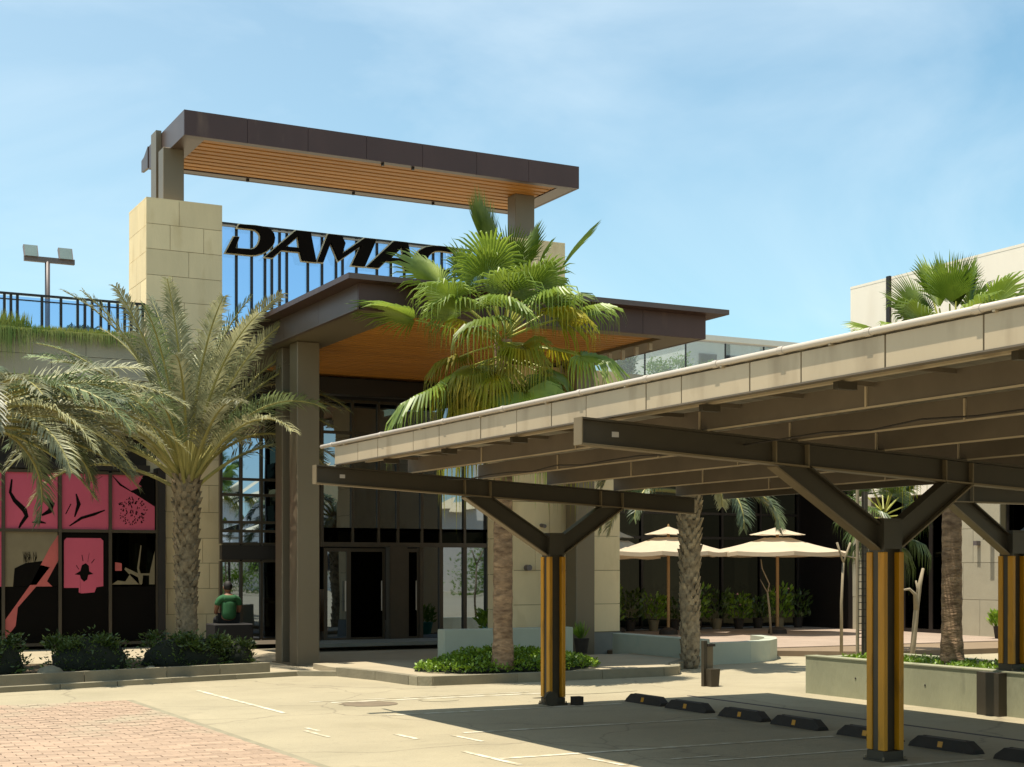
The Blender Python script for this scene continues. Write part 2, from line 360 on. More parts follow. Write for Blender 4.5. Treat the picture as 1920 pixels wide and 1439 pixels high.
for y in (16.55, 14.85, 12.93, 11.03, 9.13, 7.2):
    line(5.63 if y < 12 else 6.2, y, 9.2, y, .075)
line(6.0, 16.75, 9.0, 16.8, .04)
for (a, b, c, d) in ((6.02, 12.8, 6.05, 12.2), (6.3, 10.72, 6.34, 10.2), (5.0, 14.05, 5.02, 13.75), (4.9, 13.8, 4.92, 13.2), (6.9, 10.35, 7.4, 10.35), (7.1, 10.1, 9.1, 10.1)):
    line(a, b, c, d, .05)
line(2.9, 9.9, 2.9, 9.4, .05)
struct('drain_groove', MB().box(10.50, 10.55, 4.0, 15.4, 0.0, 0.004), 'grout')
# worn manhole / oil patches that are on the ground itself
def disc(cx, cy, rx, ry, z=0.004, n=24):
    return MB().add([(cx + rx * math.cos(2 * math.pi * k / n) * (1 + .12 * math.sin(3 * k)), cy + ry * math.sin(2 * math.pi * k / n), z) for k in range(n)], [tuple(range(n))])
M['oil'] = mat('oil_stain', srgb(112, 98, 78), 0.8, var=0.2, scale=5)
M['oil2'] = mat('damp_patch', srgb(150, 140, 114), 0.9, var=0.06, scale=4)
struct('oil_stain', disc(6.55, 16.2, 0.34, 0.32), 'oil')
struct('damp_patch', disc(7.5, 16.3, 0.25, 0.2), 'oil2')
struct('damp_patch', disc(9.7, 16.4, 0.7, 0.2), 'oil2')

# raised sidewalk and its kerb of separate stones
SW = [(-9, 16.9), (-3, 18.3), (2.92, 19.85), (5.3, 20.45), (7.3, 20.92), (7.8, 20.6), (8.02, 19.6), (8.10, 18.6), (8.16, 18.42), (8.32, 18.3), (9.6, 18.28), (11.0, 18.30), (12.1, 18.36), (12.45, 18.5), (12.65, 18.75), (12.9, 19.2), (13.7, 20.0), (13.95, 22.6)]
inner = SW + [(14.0, 29.0), (14.0, 33), (-9, 33)]
struct('sidewalk', MB().prism([(-9, 17.0), (2.92, 19.9), (7.3, 20.97), (7.82, 21.0), (7.9, 21.9), (13.9, 21.9), (13.95, 22.6), (14.0, 33), (-9, 33)], 0.0, 0.03), 'sidewalk')
struct('sidewalk_island', MB().prism([(7.84, 21.0)] + SW[6:17] + [(13.8, 21.88), (7.9, 21.88)], 0.0, 0.115), 'sidewalk')
kerb = struct('kerb', MB().prism([(x, y + 0.02) for x, y in SW[:9]] + [(8.12, 19.6), (7.9, 20.7), (7.35, 21.05), (-9, 17.1)], -0.01, 0.0), 'stonej')
WL[kerb.name] = Vector((0, 0, 0))
def kerb_run(poly, w=0.13, z1=0.13, seglen=0.9, parent=kerb):
    pts = [Vector(p) for p in poly]
    for a, b in zip(pts[:-1], pts[1:]):
        L = (b - a).length; k = max(1, round(L / seglen)); d = (b - a).normalized(); n = Vector((-d.y, d.x))
        for i in range(k):
            p = a + d * (L * i / k + .006); q = a + d * (L * (i + 1) / k - .006)
            o0 = n * (-0.012); o1 = n * w
            poly4 = [(p + o0), (q + o0), (q + o1), (p + o1)]
            MB().prism([(v.x, v.y) for v in poly4], 0.001, z1 + rc(-.003, .003)).build('kerb_stone', 'kerb', parent)
kerb_run(SW[:6], z1=.07); kerb_run(SW[5:17])

# planting bed behind the left kerb
struct('planting_bed', MB().prism([(-9, 17.4), (2.9, 20.25), (5.3, 20.85), (6.9, 21.25), (6.9, 23.4), (-9, 23.4)], 0.116, 0.14), 'soil')
kb2 = struct('bed_edging', MB().prism([(-9, 17.28), (-9, 17.3), (6.9, 21.2), (6.9, 21.15)], 0.116, 0.118), 'stonej')
WL[kb2.name] = Vector((0, 0, 0))
kerb_run([(-9, 17.22), (2.9, 20.12), (5.3, 20.72), (6.95, 21.12)], .10, .20, 1.0, kb2)

# courtyard paving with raised edge (slabs)
cy = struct('courtyard_paving', MB().prism([(14.05, 22.0), (16.2, 22.0), (18.2, 20.4), (34, 20.4), (34, 33), (14.05, 33)], 0.0, 0.10), 'joint')
WL[cy.name] = Vector((0, 0, 0))
slab0 = MB().box(-.745, .745, -.745, .745, 0.1, 0.116).build('paving_slab', 'court', cy, local=True)
first = True
for i in range(7):
    for j in range(6):
        x = 14.85 + i * 1.5; y = 23.0 + j * 1.5
        if first: o = slab0; first = False
        else: o = slab0.copy(); col.objects.link(o)
        o.location = (x, y, 0)

# ------------------------------------------------------------------ block walls
def blocks(parent, face, a0, a1, z0, z1, base, out, mt='stone', ch=0.53, lens=(0.55, 0.95), g=0.009):
    """stone blocks on one face. face 'y': wall spans X a0..a1 at Y=base going outwards by -out ; face 'x': spans Y at X=base"""
    z = z1; row = 0
    while z > z0 + 0.02:
        zb = max(z0, z - ch * rc(.93, 1.07))
        if zb - z0 < 0.15: zb = z0
        x = a0; first = True
        while x < a1 - 0.02:
            L = rc(*lens) * (0.6 if (first and row % 2) else 1); xb = min(a1, x + L)
            if a1 - xb < 0.22: xb = a1
            d = out + rc(-.0025, .0025)
            mb = MB()
            if face == 'y': mb.box(x + (g / 2 if x > a0 else 0), xb - (g / 2 if xb < a1 else 0), base - d, base, zb + g / 2, z - g / 2)
            else: mb.box(base - d, base, x + (g / 2 if x > a0 else 0), xb - (g / 2 if xb < a1 else 0), zb + g / 2, z - g / 2)
            mb.build('block', mt, parent)
            x = xb; first = False
        z = zb; row += 1

# ================================================================== ENTRANCE BUILDING
ent = thing('entrance_building', 'mall entrance with stone pillars, tall glass front and two bronze flat canopies with wood soffits', 'building', (10, 29.7, 0))
# tower pillars
def pillar(x0, x1, z1):
    p = MB().box(x0 + .03, x1 - .03, 29.73, 31.17, 0.0, z1 - .012).build('stone_pillar', 'stonej', ent)
    blocks(p, 'y', x0, x1, 0.1, z1, 29.73, 0.03)
    blocks(p, 'x', 29.733, 31.2, 0.1, z1, x0 + .03, 0.03, lens=(0.7, 1.0))
    MB().box(x0, x1, 29.70, 31.2, z1 - .012, z1 + 0.02).build('pillar_cap', 'stone', p)
    MB().box(x1 - .03, x1 - .002, 29.74, 31.19, 0.0, z1 - .02).build('pillar_side', 'stone', p)
    return p
pillar(7.19, 8.75, 9.05)
pillar(15.33, 16.86, 9.10)
# upper canopy
uc = MB().box(7.95, 16.65, 29.2, 31.6, 10.40, 10.62).build('upper_canopy', 'woodgap', ent)
X0, X1, Y0, Y1, ZB, ZT = 7.76, 16.8, 28.95, 31.85, 10.20, 10.70
nseg = 7
for i in range(nseg):
    a = X0 + (X1 - X0) * i / nseg; b = X0 + (X1 - X0) * (i + 1) / nseg
    MB().box(a + (.004 if i else 0), b - (.004 if i < nseg - 1 else 0), Y0, Y0 + .05, ZB, ZT).build('fascia_panel', 'bronze', uc)
MB().box(X0, X0 + .05, Y0 + .052, Y1 - .052, ZB, ZT).build('side_fascia', 'bronze2', uc)  # sunlit side, painted lighter than the other fascias
MB().box(X1 - .05, X1, Y0 + .052, Y1 - .052, ZB, ZT).build('side_fascia', 'bronze', uc)
MB().box(X0, X1, Y1 - .05, Y1, ZB, ZT).build('rear_fascia', 'bronze', uc)
# underside frame
MB().box(X0 + .052, X1 - .052, Y0 + .052, Y0 + .20, ZB + .004, ZB + .06).build('soffit_trim', 'lampgrey', uc)
MB().box(X0 + .052, X1 - .052, Y1 - .30, Y1 - .052, ZB + .004, ZB + .06).build('soffit_trim', 'bronze2', uc)
MB().box(X0 + .052, X0 + .46, Y0 + .202, Y1 - .302, ZB + .004, ZB + .06).build('soffit_trim', 'bronze2', uc)
MB().box(X1 - .46, X1 - .052, Y0 + .202, Y1 - .302, ZB + .004, ZB + .06).build('soffit_trim', 'bronze2', uc)
MB().box(X0 + .05, X1 - .05, Y0 + .05, Y1 - .05, ZT - .05, ZT - .004).build('roof_deck', 'bronze', uc)
ns = 9; ya = Y0 + .21; yb = Y1 - .31
for i in range(ns):
    y = ya + (yb - ya) * i / ns
    MB().cbox(X0 + .47, X1 - .47, y + .03, y + (yb - ya) / ns - .045, ZB + .02, ZB + .125, .008).build('wood_slat', 'wood', uc)
for x in (12.2,):
    MB().box(x, x + .03, ya, yb, ZB + .05, ZB + .073).build('slat_joint', 'lampgrey', uc)
for (x, y) in ((12.05, Y0 + .12), (12.75, Y0 + .12), (9.9, Y1 - .2), (12.4, Y1 - .2), (14.4, Y1 - .2)):
    MB().tube([(x, y, ZB - .05), (x, y, ZB + .01)], .035, 10).build('spotlight', 'dark', uc)
# posts
for (a, b) in ((7.62, 8.05), (15.75, 16.25)):
    MB().cbox(a, b, 30.05, 30.45, 9.06, 10.22, .01).build('post', 'column', ent)
MB().box(7.64, 7.752, 30.72, 31.15, 9.07, 10.74).build('post', 'column', ent)
MB().prism_x([(31.86, 10.24), (32.42, 10.27), (32.42, 10.52), (32.2, 10.55), (31.86, 10.70)], 7.74, 7.80).build('outrigger', 'bronze2', uc)

# lower canopy
lc = MB().box(7.8, 13.5, 19.5, 27.4, 5.42, 5.60).build('lower_canopy', 'woodgap', ent)
X0, X1, Y0, Y1, ZB, ZT = 7.69, 13.6, 19.42, 27.5, 5.25, 5.62
nseg = 5
for i in range(nseg):
    a = X0 + (X1 - X0) * i / nseg; b = X0 + (X1 - X0) * (i + 1) / nseg
    MB().box(a + (.003 if i else 0), b - (.003 if i < nseg - 1 else 0), Y0, Y0 + .05, ZB, ZT).build('fascia_panel', 'bronze', lc)
for i in range(5):
    a = Y0 + .052 + (Y1 - Y0 - .06) * i / 5; b = Y0 + .052 + (Y1 - Y0 - .06) * (i + 1) / 5
    MB().box(X0, X0 + .05, a + .003, b - .003, ZB + .035, ZT).build('fascia_panel', 'bronze2', lc)  # lighter bronze paints the sun's sheen on this side
    MB().box(X1 - .05, X1, a + .003, b - .003, ZB, ZT).build('fascia_panel', 'bronze', lc)
MB().box(X0 - .025, X0 + .05, Y0 - .0, Y1, ZB - .002, ZB + .033).build('drip_edge', 'bronze2', lc)
MB().prism([(7.44, 19.18), (13.88, 19.18), (13.88, 27.6), (7.44, 27.6)], 5.622, 5.70).build('roof_slab', 'bronze', lc)
MB().box(7.44, 13.88, 19.172, 19.178, 5.622, 5.70).build('slab_edge', 'bronze2', lc)
# soffit frame
MB().box(X0 + .052, X1 - .052, Y0 + .052, Y0 + .32, ZB + .003, ZB + .08).build('soffit_trim', 'column', lc)
MB().box(X0 + .052, X0 + .82, Y0 + .322, Y1, ZB + .003, ZB + .08).build('soffit_trim', 'column', lc)
MB().box(X1 - .62, X1 - .052, Y0 + .322, Y1, ZB + .003, ZB + .08).build('soffit_trim', 'column', lc)
ns = 40; ya = Y0 + .33; yb = Y1 - .02
for i in range(ns):
    y = ya + (yb - ya) * i / ns
    MB().box(X0 + .83, X1 - .63, y + .02, y + (yb - ya) / ns - .03, ZB + .05, ZB + .13).build('wood_slat', 'wood', lc)
# hanging metal tags along the right soffit band
for i in range(16):
    y = 20.2 + i * .42
    MB().box(X1 - .56, X1 - .50, y, y + .05, ZB - .10 - .03 * (i % 3), ZB + .002).build('hanging_tag', 'gutter', lc)
MB().box(8.5, 12.98, 26.55, 26.85, 4.93, 5.24).build('cross_beam', 'dark', lc)

# twin columns on each side
for (xa, xb) in ((7.89, 8.27), (13.06, 13.44)):
    MB().cbox(xa, xb, 22.60, 22.98, 0.03, 5.25, .012).build('canopy_column', 'column', ent)
    MB().cbox(xa, xb - .02, 23.35, 23.7, 0.03, 5.25, .012).build('canopy_column', 'column', ent)
    MB().box(xa + .13, xb - .15, 22.98, 23.35, 0.03, 5.24).build('column_web', 'dark', ent)
    MB().box(xa - .04, xb + .04, 22.57, 23.74, 0.03, .05).build('base_plate', 'column', ent)

# stone pier on the right below the canopy
pr_ = MB().box(12.14, 14.3, 23.23, 24.17, 0.1, 5.2).build('stone_pier', 'stonej', ent)
MB().box(12.14, 14.3, 24.172, 24.20, 0.1, 5.2).build('rear_cladding', 'stone', pr_)
blocks(pr_, 'y', 12.11, 14.33, 0.44, 5.22, 23.23, .03, ch=.62, lens=(.7, 1.15), mt='stone')
blocks(pr_, 'x', 23.232, 24.2, 0.44, 5.22, 12.14, .03, ch=.62, lens=(.97, .98))
MB().box(12.09, 14.35, 23.18, 23.228, 0.0, 0.43).build('plinth', 'plinth', pr_)
MB().box(12.09, 12.138, 23.23, 24.2, 0.0, 0.43).build('plinth', 'plinth', pr_)
# wall fittings on the pier
MB().tube([(12.38, 23.2, 1.61), (12.38, 23.08, 1.61)], .055, 14).build('wall_light', 'lampgrey', pr_)
MB().tube([(12.68, 23.2, 2.37), (12.68, 23.06, 2.35)], .035, 10).build('camera_dome', 'lampgrey', pr_)

# --- glass fronts
def glasswall(parent, xs, zs, y, pane='glassdark', mw=0.055, md=0.10, skip=(), mm='mullion', nm='window'):
    for x in xs: MB().box(x - mw / 2, x + mw / 2, y - md / 2, y + md / 2, zs[0], zs[-1]).build('mullion', mm, parent)
    for i in range(len(xs) - 1):
        for z in zs:
            MB().box(xs[i] + mw / 2, xs[i + 1] - mw / 2, y - md / 2 + .008, y + md / 2 - .008, z - mw / 2, z + mw / 2).build('transom', mm, parent)
        for j in range(len(zs) - 1):
            if (i, j) in skip: continue
            ty = rc(-.002, .002); a = xs[i] + mw / 2; b = xs[i + 1] - mw / 2
            mb = MB(); mb.add([(a, y + ty, zs[j] + mw / 2), (b, y - ty, zs[j] + mw / 2), (b, y - ty + rc(-.002, .002), zs[j + 1] - mw / 2), (a, y + ty, zs[j + 1] - mw / 2)], [(0, 1, 2, 3)])
            mb.build('pane', pane, parent)
XE = [10.14, 10.78, 11.34, 11.76, 12.29, 12.71, 13.26, 13.82]
glasswall(ent, XE, [2.38, 3.43, 4.3, 4.93], 27.6, 'glassdark')
glasswall(ent, XE, [2.09, 2.38], 27.6, 'glassdim')
MB().box(10.11, 13.85, 27.50, 27.70, 2.03, 2.12).build('door_header', 'mullion', ent)
# door level: sliding doors and side lights
for (a, b) in ((12.29, 12.72), (12.72, 13.26), (13.26, 13.8)):
    MB().box(a + .02, b - .02, 27.59, 27.597, 0.16, 2.03).build('side_light', 'glassdark', ent)
for x in (12.27, 12.72, 13.26):
    MB().box(x - .04, x + .04, 27.54, 27.66, 0.12, 2.03).build('door_mullion', 'mullion', ent)
MB().box(11.55, 11.92, 27.45, 27.70, 0.12, 2.03).build('door_pier', 'mullion', ent)
def door(a, b, y, pm='glassdim'):
    d = MB().box(a, a + .06, y, y + .05, .125, 2.0).box(b - .06, b, y, y + .05, .125, 2.0).box(a + .06, b - .06, y, y + .05, 1.93, 2.0).box(a + .06, b - .06, y, y + .05, .125, .22).build('glass_door', 'mullion', ent)
    MB().box(a + .06, b - .06, y + .02, y + .028, .22, 1.93).build('door_pane', pm, d)
    MB().tube([(b - .10, y - .05, .75), (b - .10, y - .05, 1.35)], .012, 8).build('handle', 'gutter', d)
    return d
door(10.16, 10.68, 27.48, 'glassdark'); door(10.70, 11.5, 27.60)
door(11.94, 12.24, 27.56)
MB().box(13.78, 13.88, 27.45, 27.75, .11, 4.93).build('end_stile', 'column', ent)
# left glass wall set further back
glasswall(ent, [8.60, 9.02, 9.45, 10.08], [2.10, 2.36, 2.54, 3.10, 3.42, 4.3, 5.22], 29.3, 'glassblue')
glasswall(ent, [8.60, 9.02, 9.45, 10.08], [0.14, 1.75], 29.3, 'glassdark')
MB().box(8.60, 10.08, 29.22, 29.38, 1.78, 2.07).build('spandrel', 'dark', ent)
for z in (.3, .9, 1.5, 2.4, 3.3, 4.2): MB().box(10.075, 10.095, 27.7, 29.28, z, z + .55).build('pane', 'glassdim', ent)
MB().box(10.06, 10.11, 27.62, 27.7, .03, 5.2).box(10.06, 10.11, 29.3, 29.36, .03, 5.2).build('corner_mullion', 'mullion', ent)
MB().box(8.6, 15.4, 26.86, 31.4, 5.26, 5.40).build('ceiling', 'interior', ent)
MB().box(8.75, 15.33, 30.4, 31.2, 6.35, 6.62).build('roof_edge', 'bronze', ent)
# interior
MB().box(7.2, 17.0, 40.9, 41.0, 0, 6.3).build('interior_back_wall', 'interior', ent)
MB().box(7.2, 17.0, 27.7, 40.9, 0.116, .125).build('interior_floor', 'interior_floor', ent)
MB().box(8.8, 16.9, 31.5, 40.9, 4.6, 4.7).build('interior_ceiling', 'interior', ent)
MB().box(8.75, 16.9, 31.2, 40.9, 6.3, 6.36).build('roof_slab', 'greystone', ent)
for (x, y, h) in ((10.9, 34, .9), (12.6, 33, 1.1), (13.5, 36, 1.0)):
    MB().box(x - .5, x + .5, y - .25, y + .25, .125, h).build('reception_counter', 'wood', ent)
MB().box(11.2, 11.24, 31.0, 33.8, .125, 3.6).build('interior_partition', 'interior', ent)
# entrance step
st = MB().box(9.3, 14.4, 26.2, 27.5, .116, .18).build('entrance_step', 'plinth', ent)

# terrace railing with irregular bars and tinted glass, behind the sign
def railing(name, label, xs, y, z0, z1, xe0, xe1, bw=.055, rail2=None):
    t = thing(name, label, 'railing', ((xe0 + xe1) / 2, y, z0))
    for x in xs: MB().box(x - bw / 2, x + bw / 2, y - .02, y + .02, z0, z1 - .04).build('bar', 'dark', t)
    MB().box(xe0, xe1, y - .035, y + .035, z1 - .04, z1).build('top_rail', 'dark', t)
    if rail2: MB().box(xe0, xe1, y - .012, y + .012, rail2 - .012, rail2 + .012).build('middle_rail', 'dark', t)
    k = max(1, round((xe1 - xe0) / 1.3))
    for i in range(k):
        a = xe0 + (xe1 - xe0) * i / k; b = xe0 + (xe1 - xe0) * (i + 1) / k
        MB().box(a + .01, b - .01, y + .04, y + .05, z0 + .02, z1 - .06).build('glass_pane', 'glassrail', t)
    return t
bars = [9.14, 9.47, 9.76, 9.91, 10.08, 10.24, 10.71, 11.03, 11.35, 11.5, 11.82, 12.3, 12.63, 12.95, 13.49, 13.65, 13.86, 14.17, 14.55, 14.88, 15.22]
railing('sign_railing', 'tall dark bar and blue glass screen on the roof behind the big letters', bars, 30.0, 6.62, 8.80, 8.76, 15.32)

# ------------------------------------------------------------------ roof sign
sign = thing('roof_sign', 'large black italic lettering with pale borders reading DAMAC over the entrance canopy', 'sign', (11.6, 29.86, 8.1))
def offset_poly(P, d):
    n = len(P); area = sum(P[i][0] * P[(i + 1) % n][1] - P[(i + 1) % n][0] * P[i][1] for i in range(n))
    s = 1 if area < 0 else -1; out = []
    for i in range(n):
        p0, p1, p2 = Vector(P[i - 1]), Vector(P[i]), Vector(P[(i + 1) % n])
        a = (p1 - p0).normalized(); b = (p2 - p1).normalized()
        na = Vector((-a.y, a.x)) * s; nb = Vector((-b.y, b.x)) * s
        m_ = (na + nb); L = max(m_.length, .35); m_ = m_.normalized() * min(2.0, 2 / L)
        out.append((p1.x + m_.x * d, p1.y + m_.y * d))
    return out
def letter_mesh(outer, holes, y0, y1):
    """filled polygon with holes via curve fill"""
    cu = bpy.data.curves.new('letter', 'CURVE'); cu.dimensions = '2D'; cu.fill_mode = 'BOTH'; cu.extrude = (y1 - y0) / 2
    for P in [outer] + holes:
        sp = cu.splines.new('POLY'); sp.points.add(len(P) - 1)
        for i, (x, z) in enumerate(P): sp.points[i].co = (x, z, 0, 1)
        sp.use_cyclic_u = True
    tmp = bpy.data.objects.new('tmp', cu); col.objects.link(tmp)
    dg = bpy.context.evaluated_depsgraph_get(); dg.update()
    me = bpy.data.meshes.new_from_object(tmp.evaluated_get(dg)); bpy.data.objects.remove(tmp)
    for v in me.vertices: v.co = Vector((v.co.x, (y0 + y1) / 2 - v.co.z, v.co.y))
    me.flip_normals() if hasattr(me, 'flip_normals') else None
    return me
def mesh_child(name, me, m, parent, label=None):
    off = WL[parent.name]
    for v in me.vertices: v.co -= off
    me.materials.clear(); me.materials.append(M[m]); o = bpy.data.objects.new(name, me); col.objects.link(o); o.parent = parent; WL[o.name] = off
    if label: o['label'] = label
    return o
LD = [(9.15, 8.745), (9.50, 8.76), (9.70, 8.75), (9.82, 8.71), (9.89, 8.63), (9.915, 8.54), (9.90, 8.45), (9.85, 8.36), (9.76, 8.27), (9.65, 8.20), (9.52, 8.155), (9.40, 8.14), (8.87, 8.14), (9.04, 8.48), (9.14, 8.48), (9.06, 8.24), (9.40, 8.25), (9.49, 8.29), (9.56, 8.37), (9.60, 8.47), (9.61, 8.56), (9.57, 8.63), (9.50, 8.675), (9.42, 8.685), (9.12, 8.685)]
LA = [(10.38, 8.75), (10.70, 8.75), (10.83, 8.13), (10.52, 8.13), (10.47, 8.31), (10.06, 8.31), (9.87, 8.13), (9.71, 8.13)]
LAh = [(10.43, 8.64), (10.16, 8.385), (10.46, 8.385)]
LM = [(11.11, 8.75), (11.40, 8.75), (11.49, 8.59), (11.42, 8.36), (11.94, 8.75), (12.21, 8.75), (11.94, 8.14), (11.65, 8.14), (11.86, 8.58), (11.34, 8.20), (11.16, 8.58), (10.99, 8.14), (10.87, 8.14)]
LA2 = [(12.63, 8.755), (12.95, 8.755), (13.09, 8.13), (12.90, 8.13), (12.86, 8.31), (12.44, 8.31), (12.27, 8.14), (12.00, 8.14)]
LA2h = [(12.83, 8.66), (12.56, 8.385), (12.86, 8.385)]
LC = [(13.55, 8.74), (13.72, 8.755), (14.10, 8.755), (14.06, 8.65), (13.80, 8.665), (13.66, 8.65), (13.54, 8.60), (13.46, 8.52), (13.42, 8.42), (13.43, 8.33), (13.50, 8.26), (13.62, 8.235), (13.97, 8.24), (13.92, 8.14), (13.50, 8.135), (13.32, 8.16), (13.18, 8.24), (13.12, 8.36), (13.15, 8.50), (13.25, 8.62), (13.38, 8.70)]
for nm, P, H in (('D', LD, []), ('A', LA, [LAh]), ('M', LM, []), ('A', LA2, [LA2h]), ('C', LC, [])):
    o = mesh_child('letter', letter_mesh(P, H, 29.78, 29.86), 'black', sign, 'letter ' + nm)
    mesh_child('border', letter_mesh(offset_poly(P, .024), [offset_poly(h, -.024) for h in H], 29.862, 29.90), 'cream', o)
MB().box(8.8, 14.3, 29.905, 29.955, 8.70, 8.73).build('fixing_rail', 'gutter', sign)

# ================================================================== LEFT SHOP WING
lw = thing('shop_wing', 'low shop front left of the entrance with pink film on dark glazing', 'building', (2, 29.4, 0))
XW = [-3.0, -2.0, -.95, .1, 1.2, 2.28, 3.34, 4.39, 5.44, 6.40, 7.33]
glasswall(lw, XW, [0.13, 2.33, 3.47], 29.4, 'glassdim', mw=.06, md=.12, mm='mullion')
MB().box(7.33, 7.48, 29.30, 29.69, .1, 3.6).build('end_jamb', 'dark', lw)
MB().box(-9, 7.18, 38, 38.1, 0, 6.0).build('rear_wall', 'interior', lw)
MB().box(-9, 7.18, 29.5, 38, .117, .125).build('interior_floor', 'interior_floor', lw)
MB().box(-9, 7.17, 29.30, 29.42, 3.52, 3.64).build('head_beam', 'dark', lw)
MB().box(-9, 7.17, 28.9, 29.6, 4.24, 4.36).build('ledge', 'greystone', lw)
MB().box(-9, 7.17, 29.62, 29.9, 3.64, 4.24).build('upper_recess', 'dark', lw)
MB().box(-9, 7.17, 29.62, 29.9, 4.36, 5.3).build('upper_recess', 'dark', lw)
for i in range(9): MB().box(-9, 7.17, 29.54, 29.6, 4.42 + i * .1, 4.46 + i * .1).build('louvre_blade', 'mullion', lw)
lwp = MB().box(-9, 7.17, 29.43, 29.8, 5.32, 6.14).build('planter_parapet', 'stonej', lw)
blocks(lwp, 'y', -2.0, 7.17, 5.32, 6.14, 29.43, .03, ch=.42, lens=(.8, 1.2), mt='greystone')
MB().box(-9, 7.17, 29.8, 38, 5.9, 6.05).build('roof_slab', 'greystone', lw)
# printed film on the panes (flat print)
def film(poly, m, y, nm='film'):
    n = len(poly); mb = MB().add([(x, y, z) for x, z in poly], [tuple(range(n))])
    return mb.build(nm, m, lw)
YF = 29.385
for i in range(7, 10): film([(XW[i] + .035, .17), (XW[i + 1] - .035, .17), (XW[i + 1] - .035, 1.24), (XW[i] + .035, 1.24)], 'ink', YF + .004)
film([(5.475, 1.24), (6.37, 1.24), (6.37, 2.30), (5.475, 2.30)], 'ink', YF + .004)
film([(6.435, 2.36), (7.28, 2.36), (7.28, 3.44), (6.435, 3.44)], 'ink', YF + .004)
film([(4.43, 2.36), (5.40, 2.36), (5.40, 3.44), (4.43, 3.44)], 'pink', YF)
film([(5.48, 2.36), (6.37, 2.36), (6.37, 3.44), (5.48, 3.44)], 'pink', YF)
film([(6.43, 2.36), (7.28, 2.36), (7.28, 2.83), (6.80, 3.13), (6.98, 3.20), (7.02, 3.23), (6.96, 3.27), (7.05, 3.44), (6.43, 3.44)], 'pink', YF)
film([(3.37, 1.25), (4.36, 1.25), (4.36, 2.30), (3.37, 2.30)], 'pink', YF)
film([(3.37, 2.36), (4.36, 2.36), (4.36, 3.44), (3.37, 3.44)], 'pink', YF)
film([(5.52, 1.22), (5.80, 1.22), (5.80, 1.13), (5.85, 1.11), (6.10, 1.13), (6.14, 1.23), (6.27, 1.25), (6.27, 2.14), (6.22, 2.19), (5.57, 2.19), (5.52, 2.14)], 'pink', YF)
film([(4.43, 1.25), (5.40, 1.25), (5.40, 2.30), (4.43, 2.30)], 'beige', YF)
film([(4.57, 1.25), (5.40, 1.25), (5.40, 1.70), (5.1, 1.74), (4.8, 1.70), (4.60, 1.60)], 'ink', YF - .002)
film([(4.43, .25), (4.62, .50), (4.66, .85), (5.0, 1.25), (5.3, 1.25), (5.2, 1.35), (5.41, 1.75), (5.41, 2.25), (5.25, 2.0), (4.9, 1.3), (4.43, .62)], 'pink2', YF - .004)
film([(6.43, 1.28), (6.55, 1.36), (6.7, 1.34), (6.8, 1.5), (6.95, 1.42), (6.98, 1.28)], 'beige', YF)
film([(6.97, 1.28), (7.03, 1.28), (7.05, 1.46), (7.17, 1.46), (7.17, 1.28), (7.28, 1.28), (7.28, 1.95), (7.18, 1.50), (7.0, 1.50), (6.97, 1.6), (7.02, 2.05), (7.0, 2.06), (6.93, 1.6), (6.95, 1.5), (6.7, 1.62), (6.68, 1.58)], 'beige', YF)
film([(6.50, 1.55), (6.63, 1.55), (6.63, 1.70), (6.50, 1.72)], 'pink2', YF)
# ink drawings
def stroke(pts, w, nm='ink_stroke'):
    V = []; F = []
    for i, (x, z) in enumerate(pts):
        a = Vector(pts[max(0, i - 1)]); b = Vector(pts[min(len(pts) - 1, i + 1)]); d = (b - a).normalized(); k = w * (1 - .7 * abs(2 * i / (len(pts) - 1) - 1))
        V += [(x - d.y * k, YF - .004, z + d.x * k), (x + d.y * k, YF - .004, z - d.x * k)]
    for i in range(len(pts) - 1): F.append((2 * i, 2 * i + 1, 2 * i + 3, 2 * i + 2))
    return MB().add(V, F)
rs = random.Random(3)
mb = MB()
for k in range(120):                      # scribbled thistle head
    a = rs.uniform(0, 2 * math.pi); r = math.sqrt(rs.random()) * .27
    x = 6.84 + r * math.cos(a); z = 2.74 + r * math.sin(a); L = rs.uniform(.02, .05); aa = a + rs.uniform(-.5, .5) if r > .15 else rs.uniform(1.2, 1.9)
    mb2 = stroke([(x, z), (x + L * .5 * math.cos(aa), z + L * .5 * math.sin(aa)), (x + L * math.cos(aa), z + L * math.sin(aa))], .011); mb.add(mb2.v, mb2.f)
mb.build('ink_drawing', 'ink', lw, kind='stuff')
mb = MB()
for pts, w in (([(4.55, 3.3), (4.52, 3.05), (4.6, 2.9), (4.78, 2.72), (4.82, 2.6), (4.72, 2.45), (4.68, 2.37)], .05), ([(4.92, 2.48), (5.05, 2.50), (5.18, 2.47)], .03), ([(5.1, 2.62), (5.25, 2.7), (5.3, 2.85), (5.2, 2.95)], .06),
               ([(5.62, 2.42), (5.85, 2.58), (6.1, 2.66), (6.3, 2.74)], .035), ([(5.72, 2.6), (5.8, 2.85), (5.75, 3.05)], .04), ([(5.95, 3.22), (6.25, 3.4)], .012), ([(5.55, 2.65), (5.65, 2.85)], .03), ([(6.45, 3.42), (6.6, 3.25), (6.85, 3.1)], .02),
               ([(5.75, 1.66), (5.80, 1.58)], .02), ([(5.86, 1.86), (5.88, 1.74)], .02), ([(6.0, 1.9), (5.97, 1.72)], .008), ([(6.1, 1.78), (6.04, 1.7)], .02), ([(5.82, 1.42), (5.84, 1.1)], .004)):
    m2 = stroke(pts, w); mb.add(m2.v, m2.f)
mb.add([(x, YF - .004, z) for x, z in ((5.72, 1.48), (5.83, 1.55), (5.86, 1.66), (5.93, 1.70), (5.99, 1.65), (6.0, 1.54), (6.08, 1.49), (5.98, 1.47), (5.96, 1.38), (5.90, 1.34), (5.84, 1.40), (5.82, 1.47))], [tuple(range(12))])
